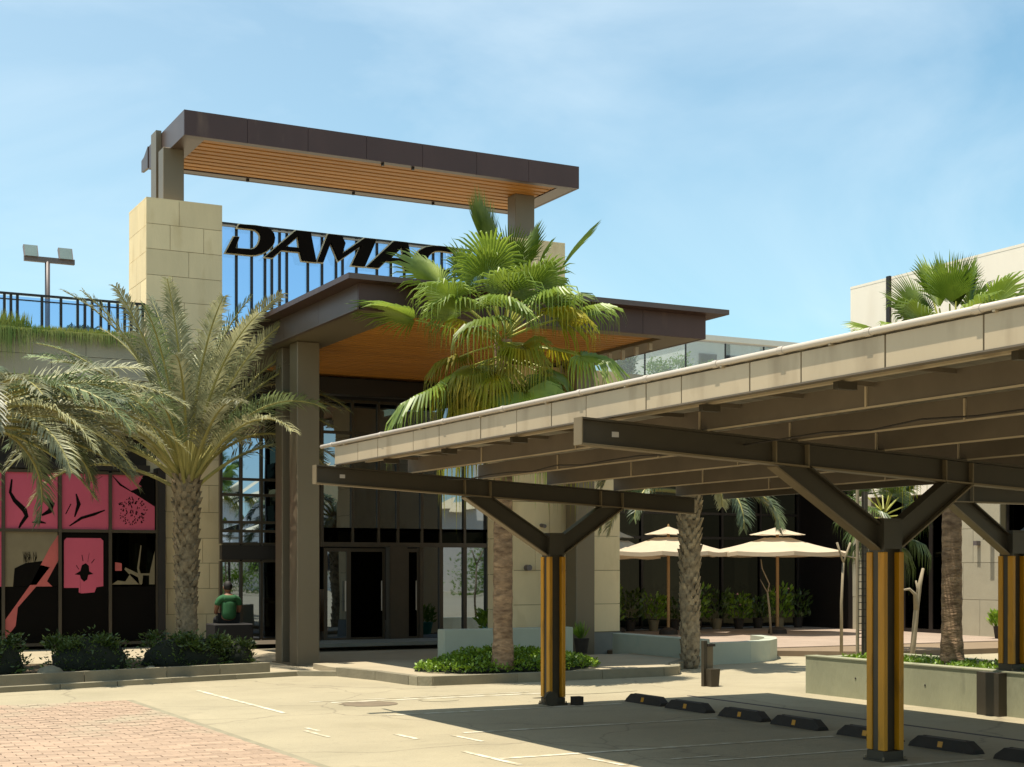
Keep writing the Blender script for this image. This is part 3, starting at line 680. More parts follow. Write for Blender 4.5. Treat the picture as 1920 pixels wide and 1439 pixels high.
mb.add([(x, YF - .004, z) for x, z in ((4.62, 1.28), (5.0, 1.28), (5.25, 1.62), (5.1, 1.66), (4.8, 1.64), (4.63, 1.55))], [tuple(range(6))])
for k in range(14):
    x = 4.76 + rs.random() * .26; m2 = stroke([(x, 1.70), (x + rs.uniform(-.05, .05), 1.80), (x + rs.uniform(-.04, .04), 1.92)], .006); mb.add(m2.v, m2.f)
mb.build('ink_drawing', 'ink', lw, kind='stuff')
# terrace railing left, light mast
lb = [2.3, 2.42, 2.9, 3.02, 3.4, 3.85, 4.0, 4.47, 4.59, 4.71, 5.17, 5.53, 5.85, 5.99, 6.13, 6.3, 6.46, 6.63, 6.77, 6.9, 7.02, 7.13]
railing('terrace_railing', 'dark bar railing along the planted terrace at the left edge', lb, 29.75, 6.16, 6.93, 0.5, 7.17, .05, rail2=6.80)
mast = thing('floodlight_mast', 'thin mast with two square floodlights rising behind the left terrace railing', 'floodlight', (5.85, 33, 6.05))
MB().tube([(5.85, 33, 6.05), (5.85, 33, 8.24)], .055, 12).build('pole', 'lampgrey', mast, smooth=True)
MB().box(5.36, 6.42, 32.95, 33.05, 8.22, 8.33).build('crossbar', 'lampgrey', mast)
for x in (5.50, 6.23):
    h = MB().prism_x([(32.90, 8.31), (32.96, 8.30), (33.12, 8.54), (33.04, 8.58)], x - .15, x + .15).build('floodlight_head', 'lampgrey', mast)
    MB().add([(x - .13, 32.897, 8.318), (x + .13, 32.897, 8.318), (x + .13, 33.033, 8.575), (x - .13, 33.033, 8.575)], [(0, 1, 2, 3)]).build('lens', 'lampglass', h)

# ================================================================== BACK FACADE + RIGHT WING
bf = thing('cafe_building', 'dark glazed cafe front behind the umbrellas with a roof terrace above', 'building', (20, 29.8, 0))
xs = [16.9 + i * 1.18 for i in range(7)]
glasswall(bf, xs, [0.16, 2.35, 2.95, 4.1], 30.2, 'glassdim', mw=.06, md=.1, mm='dark')
MB().box(14.4, 16.88, 30.0, 30.3, .1, 6.2).build('side_wall', 'dark', bf)
MB().box(16.88, 23.9, 28.3, 30.3, 4.12, 4.5).build('soffit_band', 'dark', bf)
MB().box(16.88, 24.0, 29.55, 30.3, 4.5, 6.18).build('parapet', 'greystone', bf)
MB().box(16.88, 24.0, 30.3, 44, 5.9, 6.1).build('terrace_slab', 'greystone', bf)
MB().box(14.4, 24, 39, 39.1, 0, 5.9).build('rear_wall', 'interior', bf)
tr = thing('glass_balustrade', 'frameless glass balustrade on the roof terrace above the umbrellas', 'railing', (20.5, 30, 6.18))
for i in range(6):
    MB().box(16.9 + i * 1.18, 18.06 + i * 1.18, 30.0, 30.012, 6.2, 7.17).build('glass_pane', glass('balustrade_glass', (.78, .84, .86), (.6, .7, .8), .14, .5) if i == 0 else M['bal'], tr)
    if i == 0: M['bal'] = bpy.data.materials['balustrade_glass']
MB().box(16.9, 24, 29.985, 30.03, 7.17, 7.20).build('top_rail', 'gutter', tr)
for i in range(7): MB().box(16.9 + i * 1.18 - .03, 16.9 + i * 1.18 - .005, 29.99, 30.03, 6.18, 7.17).build('post', 'dark', tr)

rw = thing('parapet_building', 'tall cream wall building at the right edge with stone piers below', 'building', (26, 18, 0))
w = MB().box(24.03, 34, 6, 28.19, 3.3, 8.42).build('upper_wall', 'parapet', rw)
MB().box(24.026, 34, 6, 28.192, 8.42, 8.48).build('coping', 'parapet', rw)
MB().box(23.97, 24.028, 26.74, 26.86, 7.3, 8.5).build('expansion_strip', 'dark', rw)
for (ya, yb) in ((27.45, 28.1), (23.35, 24.7), (18.0, 19.5), (12.5, 14.0)):
    p = MB().box(24.05, 24.6, ya + .02, yb - .02, .1, 3.3).build('stone_pier', 'stonej', rw)
    blocks(p, 'x', ya, yb, .1, 3.3, 24.05, .03, mt='greystone', ch=.8, lens=(.9, 1.4))
MB().box(24.03, 24.6, 28.08, 30.2, .1, 6.0).build('return_wall', 'dark', rw)
for (ya, yb) in ((24.72, 27.43), (19.52, 23.33), (14.02, 17.98)):
    k = 3
    for i in range(k):
        a = ya + (yb - ya) * i / k; b = ya + (yb - ya) * (i + 1) / k
        f = MB().box(24.2, 24.28, a, a + .06, .12, 3.28).box(24.2, 24.28, b - .06, b, .12, 3.28).box(24.2, 24.28, a + .06, b - .06, 3.2, 3.28).box(24.2, 24.28, a + .06, b - .06, .12, .2).build('window', 'dark', rw)
        MB().box(24.23, 24.24, a + .06, b - .06, .2, 3.2).build('pane', 'glassdim', f)
MB().box(26.5, 26.6, 6, 28, .1, 3.3).build('interior_wall', 'interior', rw)
MB().box(24.3, 26.5, 6, 28, .1, .12).build('interior_floor', 'interior_floor', rw)
MB().box(23.9, 24.018, 23.9, 24.0, 2.1, 2.2).build('wall_sensor', 'lampgrey', rw)
MB().box(23.8, 24.018, 23.5, 23.62, 2.22, 2.27).build('wall_light', 'dark', rw)

# far white house with windows behind the terrace
fh = thing('white_house', 'white building with small dark windows far behind the roof terrace', 'house', (34, 46, 0))
MB().box(31.3, 38, 46, 52, 0, 10.2).build('wall', 'white', fh)
for i in range(5):
    f = MB().box(31.9 + i * 1.2, 32.7 + i * 1.2, 45.95, 46.0, 8.8, 9.7).build('window', 'lampgrey', fh)
    MB().box(31.95 + i * 1.2, 32.65 + i * 1.2, 45.93, 45.948, 8.85, 9.65).build('pane', 'dark', f)
MB().box(31.2, 38.1, 45.9, 52.1, 10.2, 10.4).build('roof', 'white', fh)

# ================================================================== CARPORT
cp = thing('carport', 'long steel carport with pale gutter and Y shaped columns with yellow guards', 'carport', (8.4, 11, 0))
def bz(X): return 2.72 - .050 * (X - 5.5)            # top of cross beams
def prof_tilted(mb, x0, x1, y0, y1, dz0, dz1):       # bar following the roof slope
    mb.add([(x0, y0, bz(x0) + dz0), (x1, y0, bz(x1) + dz0), (x1, y1, bz(x1) + dz0), (x0, y1, bz(x0) + dz0), (x0, y0, bz(x0) + dz1), (x1, y0, bz(x1) + dz1), (x1, y1, bz(x1) + dz1), (x0, y1, bz(x0) + dz1)],
           [(0, 3, 2, 1), (4, 5, 6, 7), (0, 1, 5, 4), (1, 2, 6, 5), (2, 3, 7, 6), (3, 0, 4, 7)]); return mb
BD = .205
def frame(Y, xc, xa, xb, parent, zbase=0.0, braces=(1.0, .78), off=0.0):
    # column: H section
    w = .095
    b0 = bz(xc) + off
    zc_ = 2.0
    s = MB().box(xc - w, xc - w + .018, Y - w, Y + w, zbase, zc_).box(xc + w - .018, xc + w, Y - w, Y + w, zbase, zc_).box(xc - w + .018, xc + w - .018, Y - .04, Y - .025, zbase, zc_).box(xc - w, xc + w, Y - w, Y + w, zc_ + .0005, zc_ + .014).build('column', 'steel', parent)
    z0 = zbase + .09; z1 = 1.735
    for (a, b, c, d) in ((xc - w - .014, xc - w + .03, Y - w - .014, Y - w + .062), (xc - w - .014, xc - w + .03, Y + w - .055, Y + w + .012), (xc + w - .034, xc + w + .014, Y - w - .014, Y - w + .055), (xc + w - .03, xc + w + .014, Y + w - .055, Y + w + .012)):
        # L shaped sleeve round each flange tip
        MB().cbox(a, b, c, d, z0, z1, .005).build('yellow_guard', 'yellow', s)
    MB().box(xc - w - .012, xc + w + .012, Y - w - .006, Y + w + .006, zbase, zbase + .085).build('column_boot', 'steel', s)
    MB().box(xc - .13, xc + .13, Y - .125, Y + .125, zbase + .001, zbase + .016).build('base_plate', 'steel', s)
    for dx in (-.115, .115):
        for dy in (-.11, .11):
            MB().tube([(xc + dx, Y + dy, zbase + .016), (xc + dx, Y + dy, zbase + .04)], .009, 6).build('anchor_bolt', 'steel_edge', s)
    MB().box(xc - .098, xc + .098, Y - .099, Y - .085, 1.76, 1.998).build('gusset_plate', 'steel', s)
    # beam: I section
    bm = MB()
    if off == 0:
        prof_tilted(bm, xa, xb, Y - .008, Y + .008, -BD + .016, -.016)
        be = bm.build('cross_beam', 'steel', parent)
        prof_tilted(MB(), xa, xb, Y - .06, Y + .06, -BD, -BD + .015).build('bottom_flange', 'steel_edge', be)
        prof_tilted(MB(), xa, xb, Y - .06, Y + .06, -.015, 0).build('top_flange', 'steel', be)
        prof_tilted(MB(), xa - .010, xa, Y - .06, Y + .06, -BD, 0).build('end_plate', 'steel_edge', be)
    else:
        f = lambda X: bz(X) + off
        be = MB().box(xa, xb, Y - .008, Y + .008, b0 - BD + .016, b0 - .016).build('cross_beam', 'steel', parent)
        MB().box(xa, xb, Y - .06, Y + .06, b0 - BD, b0 - BD + .015).build('bottom_flange', 'steel_edge', be)
        MB().box(xa, xb, Y - .06, Y + .06, b0 - .015, b0).build('top_flange', 'steel', be)
    # V braces
    zj = 1.86
    for sgn, L in ((-1, braces[0]), (1, braces[1])):
        xt = xc + sgn * L
        zt = (bz(xt) if off == 0 else b0) - BD
        hw = .085
        d = Vector((xt - (xc + sgn * .09), zt - zj)); d.normalize(); n = Vector((-d.y, d.x)) * hw
        x_in = xc + sgn * .095
        # web polygon: from column face to beam underside
        def at_z(px, pz, z): return px + d.x * (z - pz) / d.y
        def at_x(px, pz, x): return pz + d.y * (x - px) / d.x
        up = Vector((x_in, zj)) + n * (1 if n.y > 0 else -1); lo = Vector((x_in, zj)) - n * (1 if n.y > 0 else -1)
        zu = at_x(up.x, up.y, x_in); zl = at_x(lo.x, lo.y, x_in)
        pu = (at_z(up.x, up.y, zt), zt); pl = (at_z(lo.x, lo.y, zt + .0), zt)
        poly = [(x_in, zl), pl, pu, (x_in, zu)]
        if sgn < 0: poly = poly[::-1]
        br = MB().prism_y(poly, Y - .008, Y + .008).build('brace', 'steel', parent)
        t = .014 * (1 if n.y > 0 else -1); nn = Vector((-d.y, d.x)).normalized() * t
        for (A, B, sg, mm) in (((x_in, zl), pl, -1, 'steel_edge'), ((x_in, zu), pu, 1, 'steel')):
            q = [(A[0], A[1]), (B[0], B[1]), (B[0] + nn.x * sg, B[1] + nn.y * sg), (A[0] + nn.x * sg, A[1] + nn.y * sg)]
            MB().prism_y(q, Y - .06, Y + .06).build('brace_flange', mm, br)
        for xx in sorted((pl[0], pu[0])):
            zz = (bz(xx) if off == 0 else b0)
            MB().box(xx - .006, xx + .006, Y - .056, Y - .008, zz - BD + .016, zz - .018).build('stiffener', 'steel_edge', be)
    return be
FR = (15.17, 9.48, 3.8)
for Y in FR:
    be = frame(Y, 8.45, 5.5, 10.45, cp)
    MB().box(5.78, 5.84, Y - .012, Y - .009, bz(5.8) - .12, bz(5.8) - .08).build('beam_tag', 'gutter', be)
# purlins (C section) and seams
PX = [6.62, 7.50, 8.40, 9.32, 10.22]
def CPURL(X, y0, y1, zb, h=.165):
    # facing -X
    return MB().box(X, X + .006, y0, y1, zb, zb + h).box(X + .0061, X + .055, y0, y1, zb, zb + .006).box(X + .0061, X + .055, y0, y1, zb + h - .006, zb + h)
ys = [15.24, 13.35, 11.45, 9.52, 7.6, 5.7, 3.75, 1.6]
for k, X in enumerate(PX):
    for a, b in zip(ys[:-1], ys[1:]):
        sh = rc(-.35, .35) if a != ys[0] else 0
        pu = CPURL(X, b + .006, a - .006, bz(X)).build('purlin', 'purlin', cp)
        MB().box(X - .012, X - .001, b - .002, b + .014, bz(X) + .006, bz(X) + .155).build('purlin_cleat', 'fascia', pu)
    MB().box(X - .006, X + .0, 1.6, 15.24, bz(X) - .004, bz(X) + .010).build('purlin_lip', 'fascia', cp)  # pale strip painting the lit line along the purlin's bottom edge
# fascia panels on the outer side
fy = [15.24, 14.55, 14.0, 13.1, 12.5, 11.63, 10.95, 10.35, 9.8, 8.95, 8.5, 7.72, 7.2, 6.45, 5.7, 4.9, 4.2, 3.3, 2.4, 1.6]
zf = 2.74
for a, b in zip(fy[:-1], fy[1:]):
    MB().box(5.75 + rc(-.0015, .0015), 5.765, b + .007, a - .007, zf, zf + .185).build('fascia_panel', 'fascia', cp)
MB().box(5.767, 5.775, 1.6, 15.2, zf + .01, zf + .18).build('fascia_backing', 'steel', cp)
MB().box(5.742, 5.81, 1.6, 15.24, zf - .012, zf - .001).build('fascia_flange', 'purlin', cp)
# underside conduit and brackets between fascia and first purlin
MB().box(6.05, 6.10, 1.6, 15.1, zf + .02, zf + .05).build('cable_tray', 'fascia', cp)
for i in range(18):
    y = 14.9 - i * .74
    MB().box(5.78, 6.6, y, y + .03, zf + .055, zf + .085).build('bracket', 'purlin', cp)
for i in range(9):
    y = 14.4 - i * 1.45
    MB().box(6.0, 6.15, y, y + .05, zf - .03, zf + .018).build('junction_box', 'steel', cp)
mb = MB()
pts = [(7.0, 15.0 - i * .5, 2.60 - .035 * math.sin(i * 1.9) ** 2) for i in range(27)]
mb.tube(pts, .007, 5); mb.build('power_cable', 'rubber', cp)
# corrugated roof sheet
mb = MB(); nx = 2; V = []; F = []; yy = [15.30 - .09 * i for i in range(153)]
zf_ = lambda X: bz(X) + .19 + (.0 if X > 5.7 else 0)
for i, y in enumerate(yy):
    dz = .022 if (i % 2) else 0
    V += [(5.735, y, 2.935 + dz * .4), (11.0, y, bz(11.0) + .178 + dz), (5.735, y, 2.95 + dz * .4), (11.0, y, bz(11.0) + .195 + dz)]
for i in range(len(yy) - 1):
    a = 4 * i; b = 4 * (i + 1)
    F += [(a, a + 1, b + 1, b), (a + 2, b + 2, b + 3, a + 3), (a, b, b + 2, a + 2), (a + 1, a + 3, b + 3, b + 1)]
mb.add(V, F); mb.build('roof_sheet', 'sheet', cp)
MB().box(10.98, 11.02, 1.6, 15.3, bz(11) + .03, bz(11) + .2).build('rear_fascia', 'steel', cp)
# gutter pipe with couplers
mb = MB().tube([(5.738, 15.62, 2.958), (5.738, 1.4, 2.958)], .021, 14)
gp = mb.build('gutter_pipe', 'gutter', cp, smooth=True)
for y in (15.3, 13.9, 12.4, 11.2, 9.9, 8.95, 8.1, 7.4, 6.6, 5.75, 5.0, 4.1, 3.1):
    MB().tube([(5.738, y, 2.958), (5.738, y - .05, 2.958)], .0255, 14).build('pipe_coupler', 'gutter', gp)
for y in (14.9, 12.9, 11.6, 10.4, 9.2, 8.0, 6.9, 5.6):
    MB().box(5.728, 5.80, y, y + .02, 2.926, 2.937).build('pipe_clip', 'fascia', gp)

# second carport frame on the planter pier
cp2 = thing('carport', 'second carport frame standing on the concrete planter at the right edge', 'carport', (12.3, 11.8, 0))
frame(11.8, 12.33, 11.45, 15.2, cp2, zbase=.47, braces=(.78, .9), off=.13)
for X in (12.2, 13.3):
    MB().box(X, X + .006, 6, 11.9, bz(12.3) + .13, bz(12.3) + .28).box(X, X + .06, 6, 11.9, bz(12.3) + .122, bz(12.3) + .129).build('purlin', 'purlin', cp2)
MB().box(11.6, 15.2, 6, 11.95, bz(12.3) + .30, bz(12.3) + .33).build('roof_sheet', 'sheet', cp2)

# ------------------------------------------------------------------ wheel stops
def wheel_stop():
    L = .385
    t = thing('wheel_stop', '', 'wheel stop', (0, 0, 0), 'black rubber wheel stops in front of the parking bays')
    prof = [(-.075, 0), (.075, 0), (.05, .10), (-.05, .10)]
    V = []; ysn = ((-L, 1, 0), (-L + .10, 1, 1), (L - .10, 1, 1), (L, 1, 0))
    for (y, s, h) in ysn:
        for (x, z) in prof: V.append((x, y, z * (1 if h else .35) + .001))
    F = [(0, 1, 2, 3)[::-1], (12, 13, 14, 15)]
    for i in range(3):
        for k in range(4): F.append((i * 4 + k, i * 4 + (k + 1) % 4, (i + 1) * 4 + (k + 1) % 4, (i + 1) * 4 + k))
    MB().add(V, F).build('rubber_block', 'rubber', t, local=True)
    MB().add([(-.0735, -.03, .025), (-.0735, .03, .025), (-.060, .03, .075), (-.060, -.03, .075)], [(0, 3, 2, 1)]).build('reflector', 'yellow', t, local=True)
    for y in (-.25, .25): MB().tube([(0, y, .10), (0, y, .106)], .016, 8).build('bolt_cap', 'rubber', t, local=True)
    return t
ws0 = wheel_stop()
wl = ['farthest wheel stop, just right of the far yellow column', 'second wheel stop counted from the far yellow column', 'third wheel stop from the far yellow column, in deep shade',
      'wheel stop left of the one half hidden by the near yellow column', 'wheel stop half hidden behind the near yellow column', 'nearest whole wheel stop, right of the near yellow column', 'wheel stop cut off by the right edge of the view']
for i, y in enumerate((14.72, 13.82, 12.78, 11.85, 10.78, 9.78, 8.75)):
    o = ws0 if i == 0 else copy_tree(ws0)
    o.location = (9.47 - .012 * i, y, 0); o.rotation_euler.z = rc(-.03, .03); o['label'] = wl[i]

# ------------------------------------------------------------------ long concrete planter
pl = thing('concrete_planter', 'long stained concrete planter wall behind the wheel stops holding a palm', 'planter', (12.8, 12, 0))
MB().box(12.1, 12.28, 7.0, 15.06, 0, .47).build('front_wall', 'concrete', pl)
MB().box(12.281, 13.7, 14.88, 15.06, 0, .47).build('end_wall', 'concrete', pl)
MB().box(13.55, 13.7, 7.0, 14.878, 0, .47).build('rear_wall', 'concrete', pl)
MB().box(12.281, 13.548, 7.0, 14.878, 0, .40).build('soil_fill', 'soil', pl)
MB().box(12.09, 12.29, 7.0, 15.07, .471, .485).build('coping_edge', 'concrete', pl)
MB().box(12.10, 12.57, 11.55, 12.05, 0, .469).build('column_pier', 'concrete', pl) if False else None
MB().box(11.98, 12.099, 11.66, 11.98, 0, .47).build('column_pier', 'steel', pl)
for y in (14.1, 12.9, 11.2): MB().tube([(12.094, y, .25), (12.099, y, .25)], .012, 8).build('weep_hole', 'rubber', pl)

# ------------------------------------------------------------------ foliage helpers
def leaves(mb, cx, cy, cz, rx, ry, rz, n, s, seed=0, fill=0.55, upb=.3):
    rr = random.Random(seed)
    for k in range(n):
        while True:
            p = Vector((rr.uniform(-1, 1), rr.uniform(-1, 1), rr.uniform(-.6, 1)))
            if p.length < 1: break
        p = p.normalized() * (fill + (1 - fill) * rr.random()) * (0.86 + .22 * noise.noise(p * 2.6 + Vector((seed, 0, 0))) * 2)
        c = Vector((cx + p.x * rx, cy + p.y * ry, cz + p.z * rz))
        if c.z < .12: c.z = .12 + rr.random() * .05
        a = Vector((rr.uniform(-1, 1) + p.x, rr.uniform(-1, 1) + p.y, rr.uniform(-.4, .8) + upb)).normalized()
        b = a.cross(Vector((rr.uniform(-1, 1), rr.uniform(-1, 1), rr.uniform(-.2, 1)))).normalized()
        L = s * rr.uniform(.7, 1.4); W = L * .42
        nrm = a.cross(b)
        mb.add([c, c + a * L * .5 + b * W * .5 + nrm * L * .06, c + a * L, c + a * L * .5 - b * W * .5 + nrm * L * .06], [(0, 1, 2, 3)])
    return mb
def lump(cx, cy, cz, rx, ry, rz, seed=0, seg=16, rings=9):
    V = []; F = []
    for i in range(rings + 1):
        t = math.pi * .5 * (1 - i / rings * 1.25)
        for k in range(seg):
            a = 2 * math.pi * k / seg; d = Vector((math.cos(a) * math.cos(t), math.sin(a) * math.cos(t), math.sin(t)))
            q = 1 + .2 * noise.noise(d * 2.2 + Vector((seed, 3, 1)))
            V.append((cx + d.x * rx * q, cy + d.y * ry * q, max(.10, cz + d.z * rz * q)))
    for i in range(rings):
        for k in range(seg): F.append((i * seg + k, (i + 1) * seg + k, (i + 1) * seg + (k + 1) % seg, i * seg + (k + 1) % seg))
    return MB().add(V, F)
def shrub(x, y, rx, ry, h, label, n=2600, s=.06, seed=1, m='shrub', group=None):
    h += .07
    t = thing('round_shrub', label, 'shrub', (x, y, .12), group)
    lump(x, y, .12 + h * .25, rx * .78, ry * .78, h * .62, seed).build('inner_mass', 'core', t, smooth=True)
    mb = MB(); leaves(mb, x, y, .12 + h * .28, rx, ry, h * .78, int(n * .7), s, seed)
    rq = random.Random(seed + 400)
    for q in range(9):      # shoots that break the outline
        a = rq.uniform(0, 6.28); d_ = rq.uniform(.35, .85)
        leaves(mb, x + rx * d_ * math.cos(a), y + ry * d_ * math.sin(a), .12 + h * rq.uniform(.5, .85), rx * .24, ry * .3, h * .3, int(n * .05), s * rq.uniform(.8, 1.3), seed * 20 + q, fill=.1)
    mb.build('foliage', m, t)
    return t
gsh = 'clipped dark shrubs in the bed along the kerb'
shrub(1.15, 20.75, .75, .5, .5, 'dark clipped shrub at the far left edge of the bed', 2200, seed=9, group=gsh)
shrub(2.9, 21.35, .72, .45, .52, 'dark clipped shrub under the left shop window, first from the left edge', 3200, seed=1, group=gsh)
shrub(4.45, 21.75, .68, .45, .46, 'middle dark clipped shrub, between the left corner and the date palm', 3200, seed=2, group=gsh)
shrub(5.9, 22.0, .78, .45, .44, 'dark green shrub in front of the date palm trunk', 3600, seed=3, group=gsh)
shrub(6.72, 22.1, .34, .3, .34, 'small reddish green shrub at the right end of the bed', 1200, seed=4, group=gsh)
for (x, y, r) in ((3.75, 20.95, .13), (1.9, 20.35, .10), (5.2, 21.2, .07)):
    single('rock', lump(x, y, .13, r * 1.5, r, r, int(x * 10), 10, 5), 'kerb', {3.75: 'pale rounded rock between two shrubs on the bed edge', 1.9: 'pale stone at the left end of the planting bed', 5.2: 'small pale stone before the palm shrub'}[x], 'rock', (x, y, .13), smooth=True)
# ground cover around the fan palm and on the planter
def carpet(name, poly_fn, n, s, h, m, seed):
    rr = random.Random(seed); mb = MB()
    for k in range(n):
        c = poly_fn(rr)
        if c is None: continue
        hh = h * (.5 + .5 * rr.random()); c = Vector((c[0], c[1], c[2] + hh * rr.random()))
        a = Vector((rr.uniform(-1, 1), rr.uniform(-1, 1), rr.uniform(.0, 1.0))).normalized(); b = a.cross(Vector((rr.uniform(-1, 1), rr.uniform(-1, 1), 1))).normalized()
        L = s * rr.uniform(.6, 1.4); mb.add([c, c + a * L * .5 + b * L * .25, c + a * L, c + a * L * .5 - b * L * .25], [(0, 1, 2, 3)])
    o = mb.build(name, m); o['kind'] = 'stuff'; return o
def gc1(rr):
    a = rr.uniform(0, 2 * math.pi); r = math.sqrt(rr.random())
    x = 10.0 + 1.45 * r * math.cos(a); y = 19.3 + .85 * r * math.sin(a)
    hh = .26 * (1 - r ** 3) * (.75 + .5 * noise.noise(Vector((x * 2.2, y * 2.2, 0))))
    return (x, y, .12 + max(0, hh))
gcv = carpet('ground_cover', gc1, 9000, .055, .10, 'gcover', 5); tag(gcv, 'bright green ground cover plants around the fan palm on the sidewalk island', 'ground cover')
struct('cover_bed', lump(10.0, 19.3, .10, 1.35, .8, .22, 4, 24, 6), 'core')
def gc2(rr):
    return (rr.uniform(12.3, 12.75) + rr.random() ** 2 * .7, rr.uniform(8.5, 14.8), .41 + .03 * rr.random())
gcv = carpet('ground_cover', gc2, 8000, .05, .07, 'gcover', 6); tag(gcv, 'low bright green plants along the top of the long concrete planter', 'ground cover')

# ------------------------------------------------------------------ date palm
def frond_mesh(az, el, L, bend, mb_leaf, mb_rac, base, seed, dens=66, leafL=.42, roll=0):
    rr = random.Random(seed)
    h = Vector((math.cos(az), math.sin(az), 0)); side = Vector((-math.sin(az), math.cos(az), 0))
    n = 14; pts = []; p = Vector(base); e = el
    tw = rr.uniform(-.25, .25)
    for i in range(n + 1):
        pts.append(p.copy()); d = h * math.cos(e) + Vector((0, 0, 1)) * math.sin(e) + side * tw * (i / n) * .5
        p = p + d.normalized() * L / n; e -= bend / n * (.4 + 1.4 * i / n)
    mb_rac.tube(pts, [.032 * (1 - .88 * i / n) + .003 for i in range(n + 1)], 5, caps=False)
    for j in range(dens):
        t = .27 + .72 * (j / (dens - 1)) ** .93; f = t * n; i = min(int(f), n - 1); q = f - i
        P = pts[i].lerp(pts[i + 1], q); T = (pts[i + 1] - pts[i]).normalized()
        S = T.cross(Vector((0, 0, 1)));
        if S.length < .1: S = side.copy()
        S.normalize(); U = S.cross(T).normalized()
        if roll: S, U = S * math.cos(roll) + U * math.sin(roll), U * math.cos(roll) - S * math.sin(roll)
        ll = leafL * math.sin(math.pi * (.16 + .78 * t)) ** .7 * rr.uniform(.82, 1.1)
        for sg in (-1, 1):
            fw = .75 + .5 * t + rr.uniform(-.18, .18); upv = .35 + rr.uniform(-.28, .28)
            D = (S * sg + T * fw + U * upv).normalized()
            W = (D.cross(U)).normalized() * .0125
            m1 = P + D * ll * .5 + W * 0; m2 = P + D * ll + Vector((0, 0, -1)) * ll * rr.uniform(.12, .38)
            mb_leaf.add([P - W * .6, P + W * .6, m1 + W, m1 - W, m2], [(0, 1, 2, 3), (3, 2, 4)])
def date_trunk(t, x, y, z0, z1, r0, r1, seed=0, nsp=18, rows=34):
    rr = random.Random(seed)
    n = 12
    MB().tube([(x + .02 * math.sin(i), y + .02 * math.cos(i * 1.3), z0 + (z1 - z0) * i / n) for i in range(n + 1)], [(r0 + (r1 - r0) * i / n) * .92 for i in range(n + 1)], 18).build('trunk', 'boot', t, smooth=True)
    mb = MB(); k = 0
    dz = (z1 - z0) / rows; per = 9
    for i in range(rows):
        for j in range(per):
            a = 2 * math.pi * (j + .5 * (i % 2) + rr.uniform(-.12, .12)) / per + i * .05
            z = z0 + (i + rr.uniform(.1, .6)) * dz; f = (z - z0) / (z1 - z0)
            r = r0 + (r1 - r0) * f; s = 1 + .5 * f
            u = Vector((math.cos(a), math.sin(a), 0)); w = Vector((-math.sin(a), math.cos(a), 0)); c = Vector((x, y, z))
            wd = r * .36 * rr.uniform(.8, 1.15); hh = dz * 1.15 * s; out = r * (.17 + .2 * f) * rr.uniform(.5, 1.6)
            A = c + u * r * .86
            mb.add([A - w * wd, A + w * wd, A + Vector((0, 0, hh)) + w * wd * .55 + u * out, A + Vector((0, 0, hh)) - w * wd * .55 + u * out, A + Vector((0, 0, hh * .95)) - u * .03, A + u * out * .6 + Vector((0, 0, hh * .2))],
                   [(0, 1, 5), (0, 5, 3), (5, 1, 2), (5, 2, 3), (3, 2, 4), (0, 3, 4), (1, 4, 2)])
    o = mb.build('leaf_bases', 'boot', t); o['kind'] = 'stuff'
def date_palm(name, label, x, y, z0, zc, r0, r1, fronds, group=None, seed=0, leafL=.42, green=.3):
    t = thing(name, label, 'palm tree', (x, y, z0), group)
    date_trunk(t, x, y, z0, zc, r0, r1, seed)
    rr = random.Random(seed + 50)
    for i, (az, el, L, bend) in enumerate(fronds):
        a = MB(); b = MB()
        bz_ = zc - .12 + rr.uniform(-.1, .15) + .1 * math.sin(el)
        base = (x + math.cos(az) * r1 * .55, y + math.sin(az) * r1 * .55, bz_)
        frond_mesh(az, el, L, bend, a, b, base, seed * 100 + i, leafL=leafL, roll=rr.uniform(-.5, .5))
        o = a.build('frond', 'frond_g' if rr.random() < green else 'frond', t); b.build('rachis', 'rachis', o)
    return t
# azimuth helper: camera right is (0.887,-0.462); angle of "image right" = -27.5 deg
AR = -R(27.5)
def fr(img_deg, depth, el, L, bend):
    """img_deg 0 = towards image right, 90 = away, 180 = image left, 270 = towards viewer"""
    return (AR + R(img_deg), R(el), L, bend)
rr = random.Random(11); FP = []
for k in range(44):
    g = k * 137.5; el = 88 - 48 * (k / 44) ** .9 + rr.uniform(-5, 5); L = rr.uniform(2.9, 3.6)
    FP.append((AR + R(g), R(el), L * (.92 if k > 30 else 1), .45 + 1.25 * (k / 44) + rr.uniform(-.15, .3)))
FP += [fr(0, 0, 62, 3.3, 1.9), fr(8, 0, 70, 3.4, 1.0), fr(180, 0, 66, 3.6, 1.2), fr(172, 0, 55, 3.4, 1.5), fr(20, 0, 80, 3.4, .5), fr(190, 0, 36, 3.1, 1.6), fr(175, 0, 30, 2.9, 1.7), fr(200, 0, 48, 3.2, 1.9)]
date_palm('date_palm', 'rough barked date palm with grey green fronds in front of the left stone pillar', 6.5, 24.1, .12, 3.05, .165, .195, FP, seed=1, leafL=.46)
FP2 = []
for k in range(38):
    g = (k * 137.5 + 20) % 360; el = 70 - 70 * (k / 38) ** .9 + rr.uniform(-6, 6); L = rr.uniform(2.3, 2.8)
    if g < 80 or g > 280: el = min(el, 30 + rr.uniform(-8, 6))
    FP2.append((AR + R(g), R(el), L, .7 + 1.2 * (k / 38) + rr.uniform(-.15, .3)))
FP2 += [fr(a, 0, e, L, b) for a, e, L, b in ((0, 24, 3.3, 1.0), (12, 16, 3.3, 1.1), (-15, 10, 2.9, 1.2), (-30, 20, 2.8, 1.4), (5, 0, 2.6, .9), (25, 14, 3.1, 1.0), (-8, -14, 2.3, .8), (15, 26, 3.2, 1.2), (-20, 26, 3.0, 1.5), (40, 6, 2.9, 1.0), (-5, 30, 3.1, 1.5))]
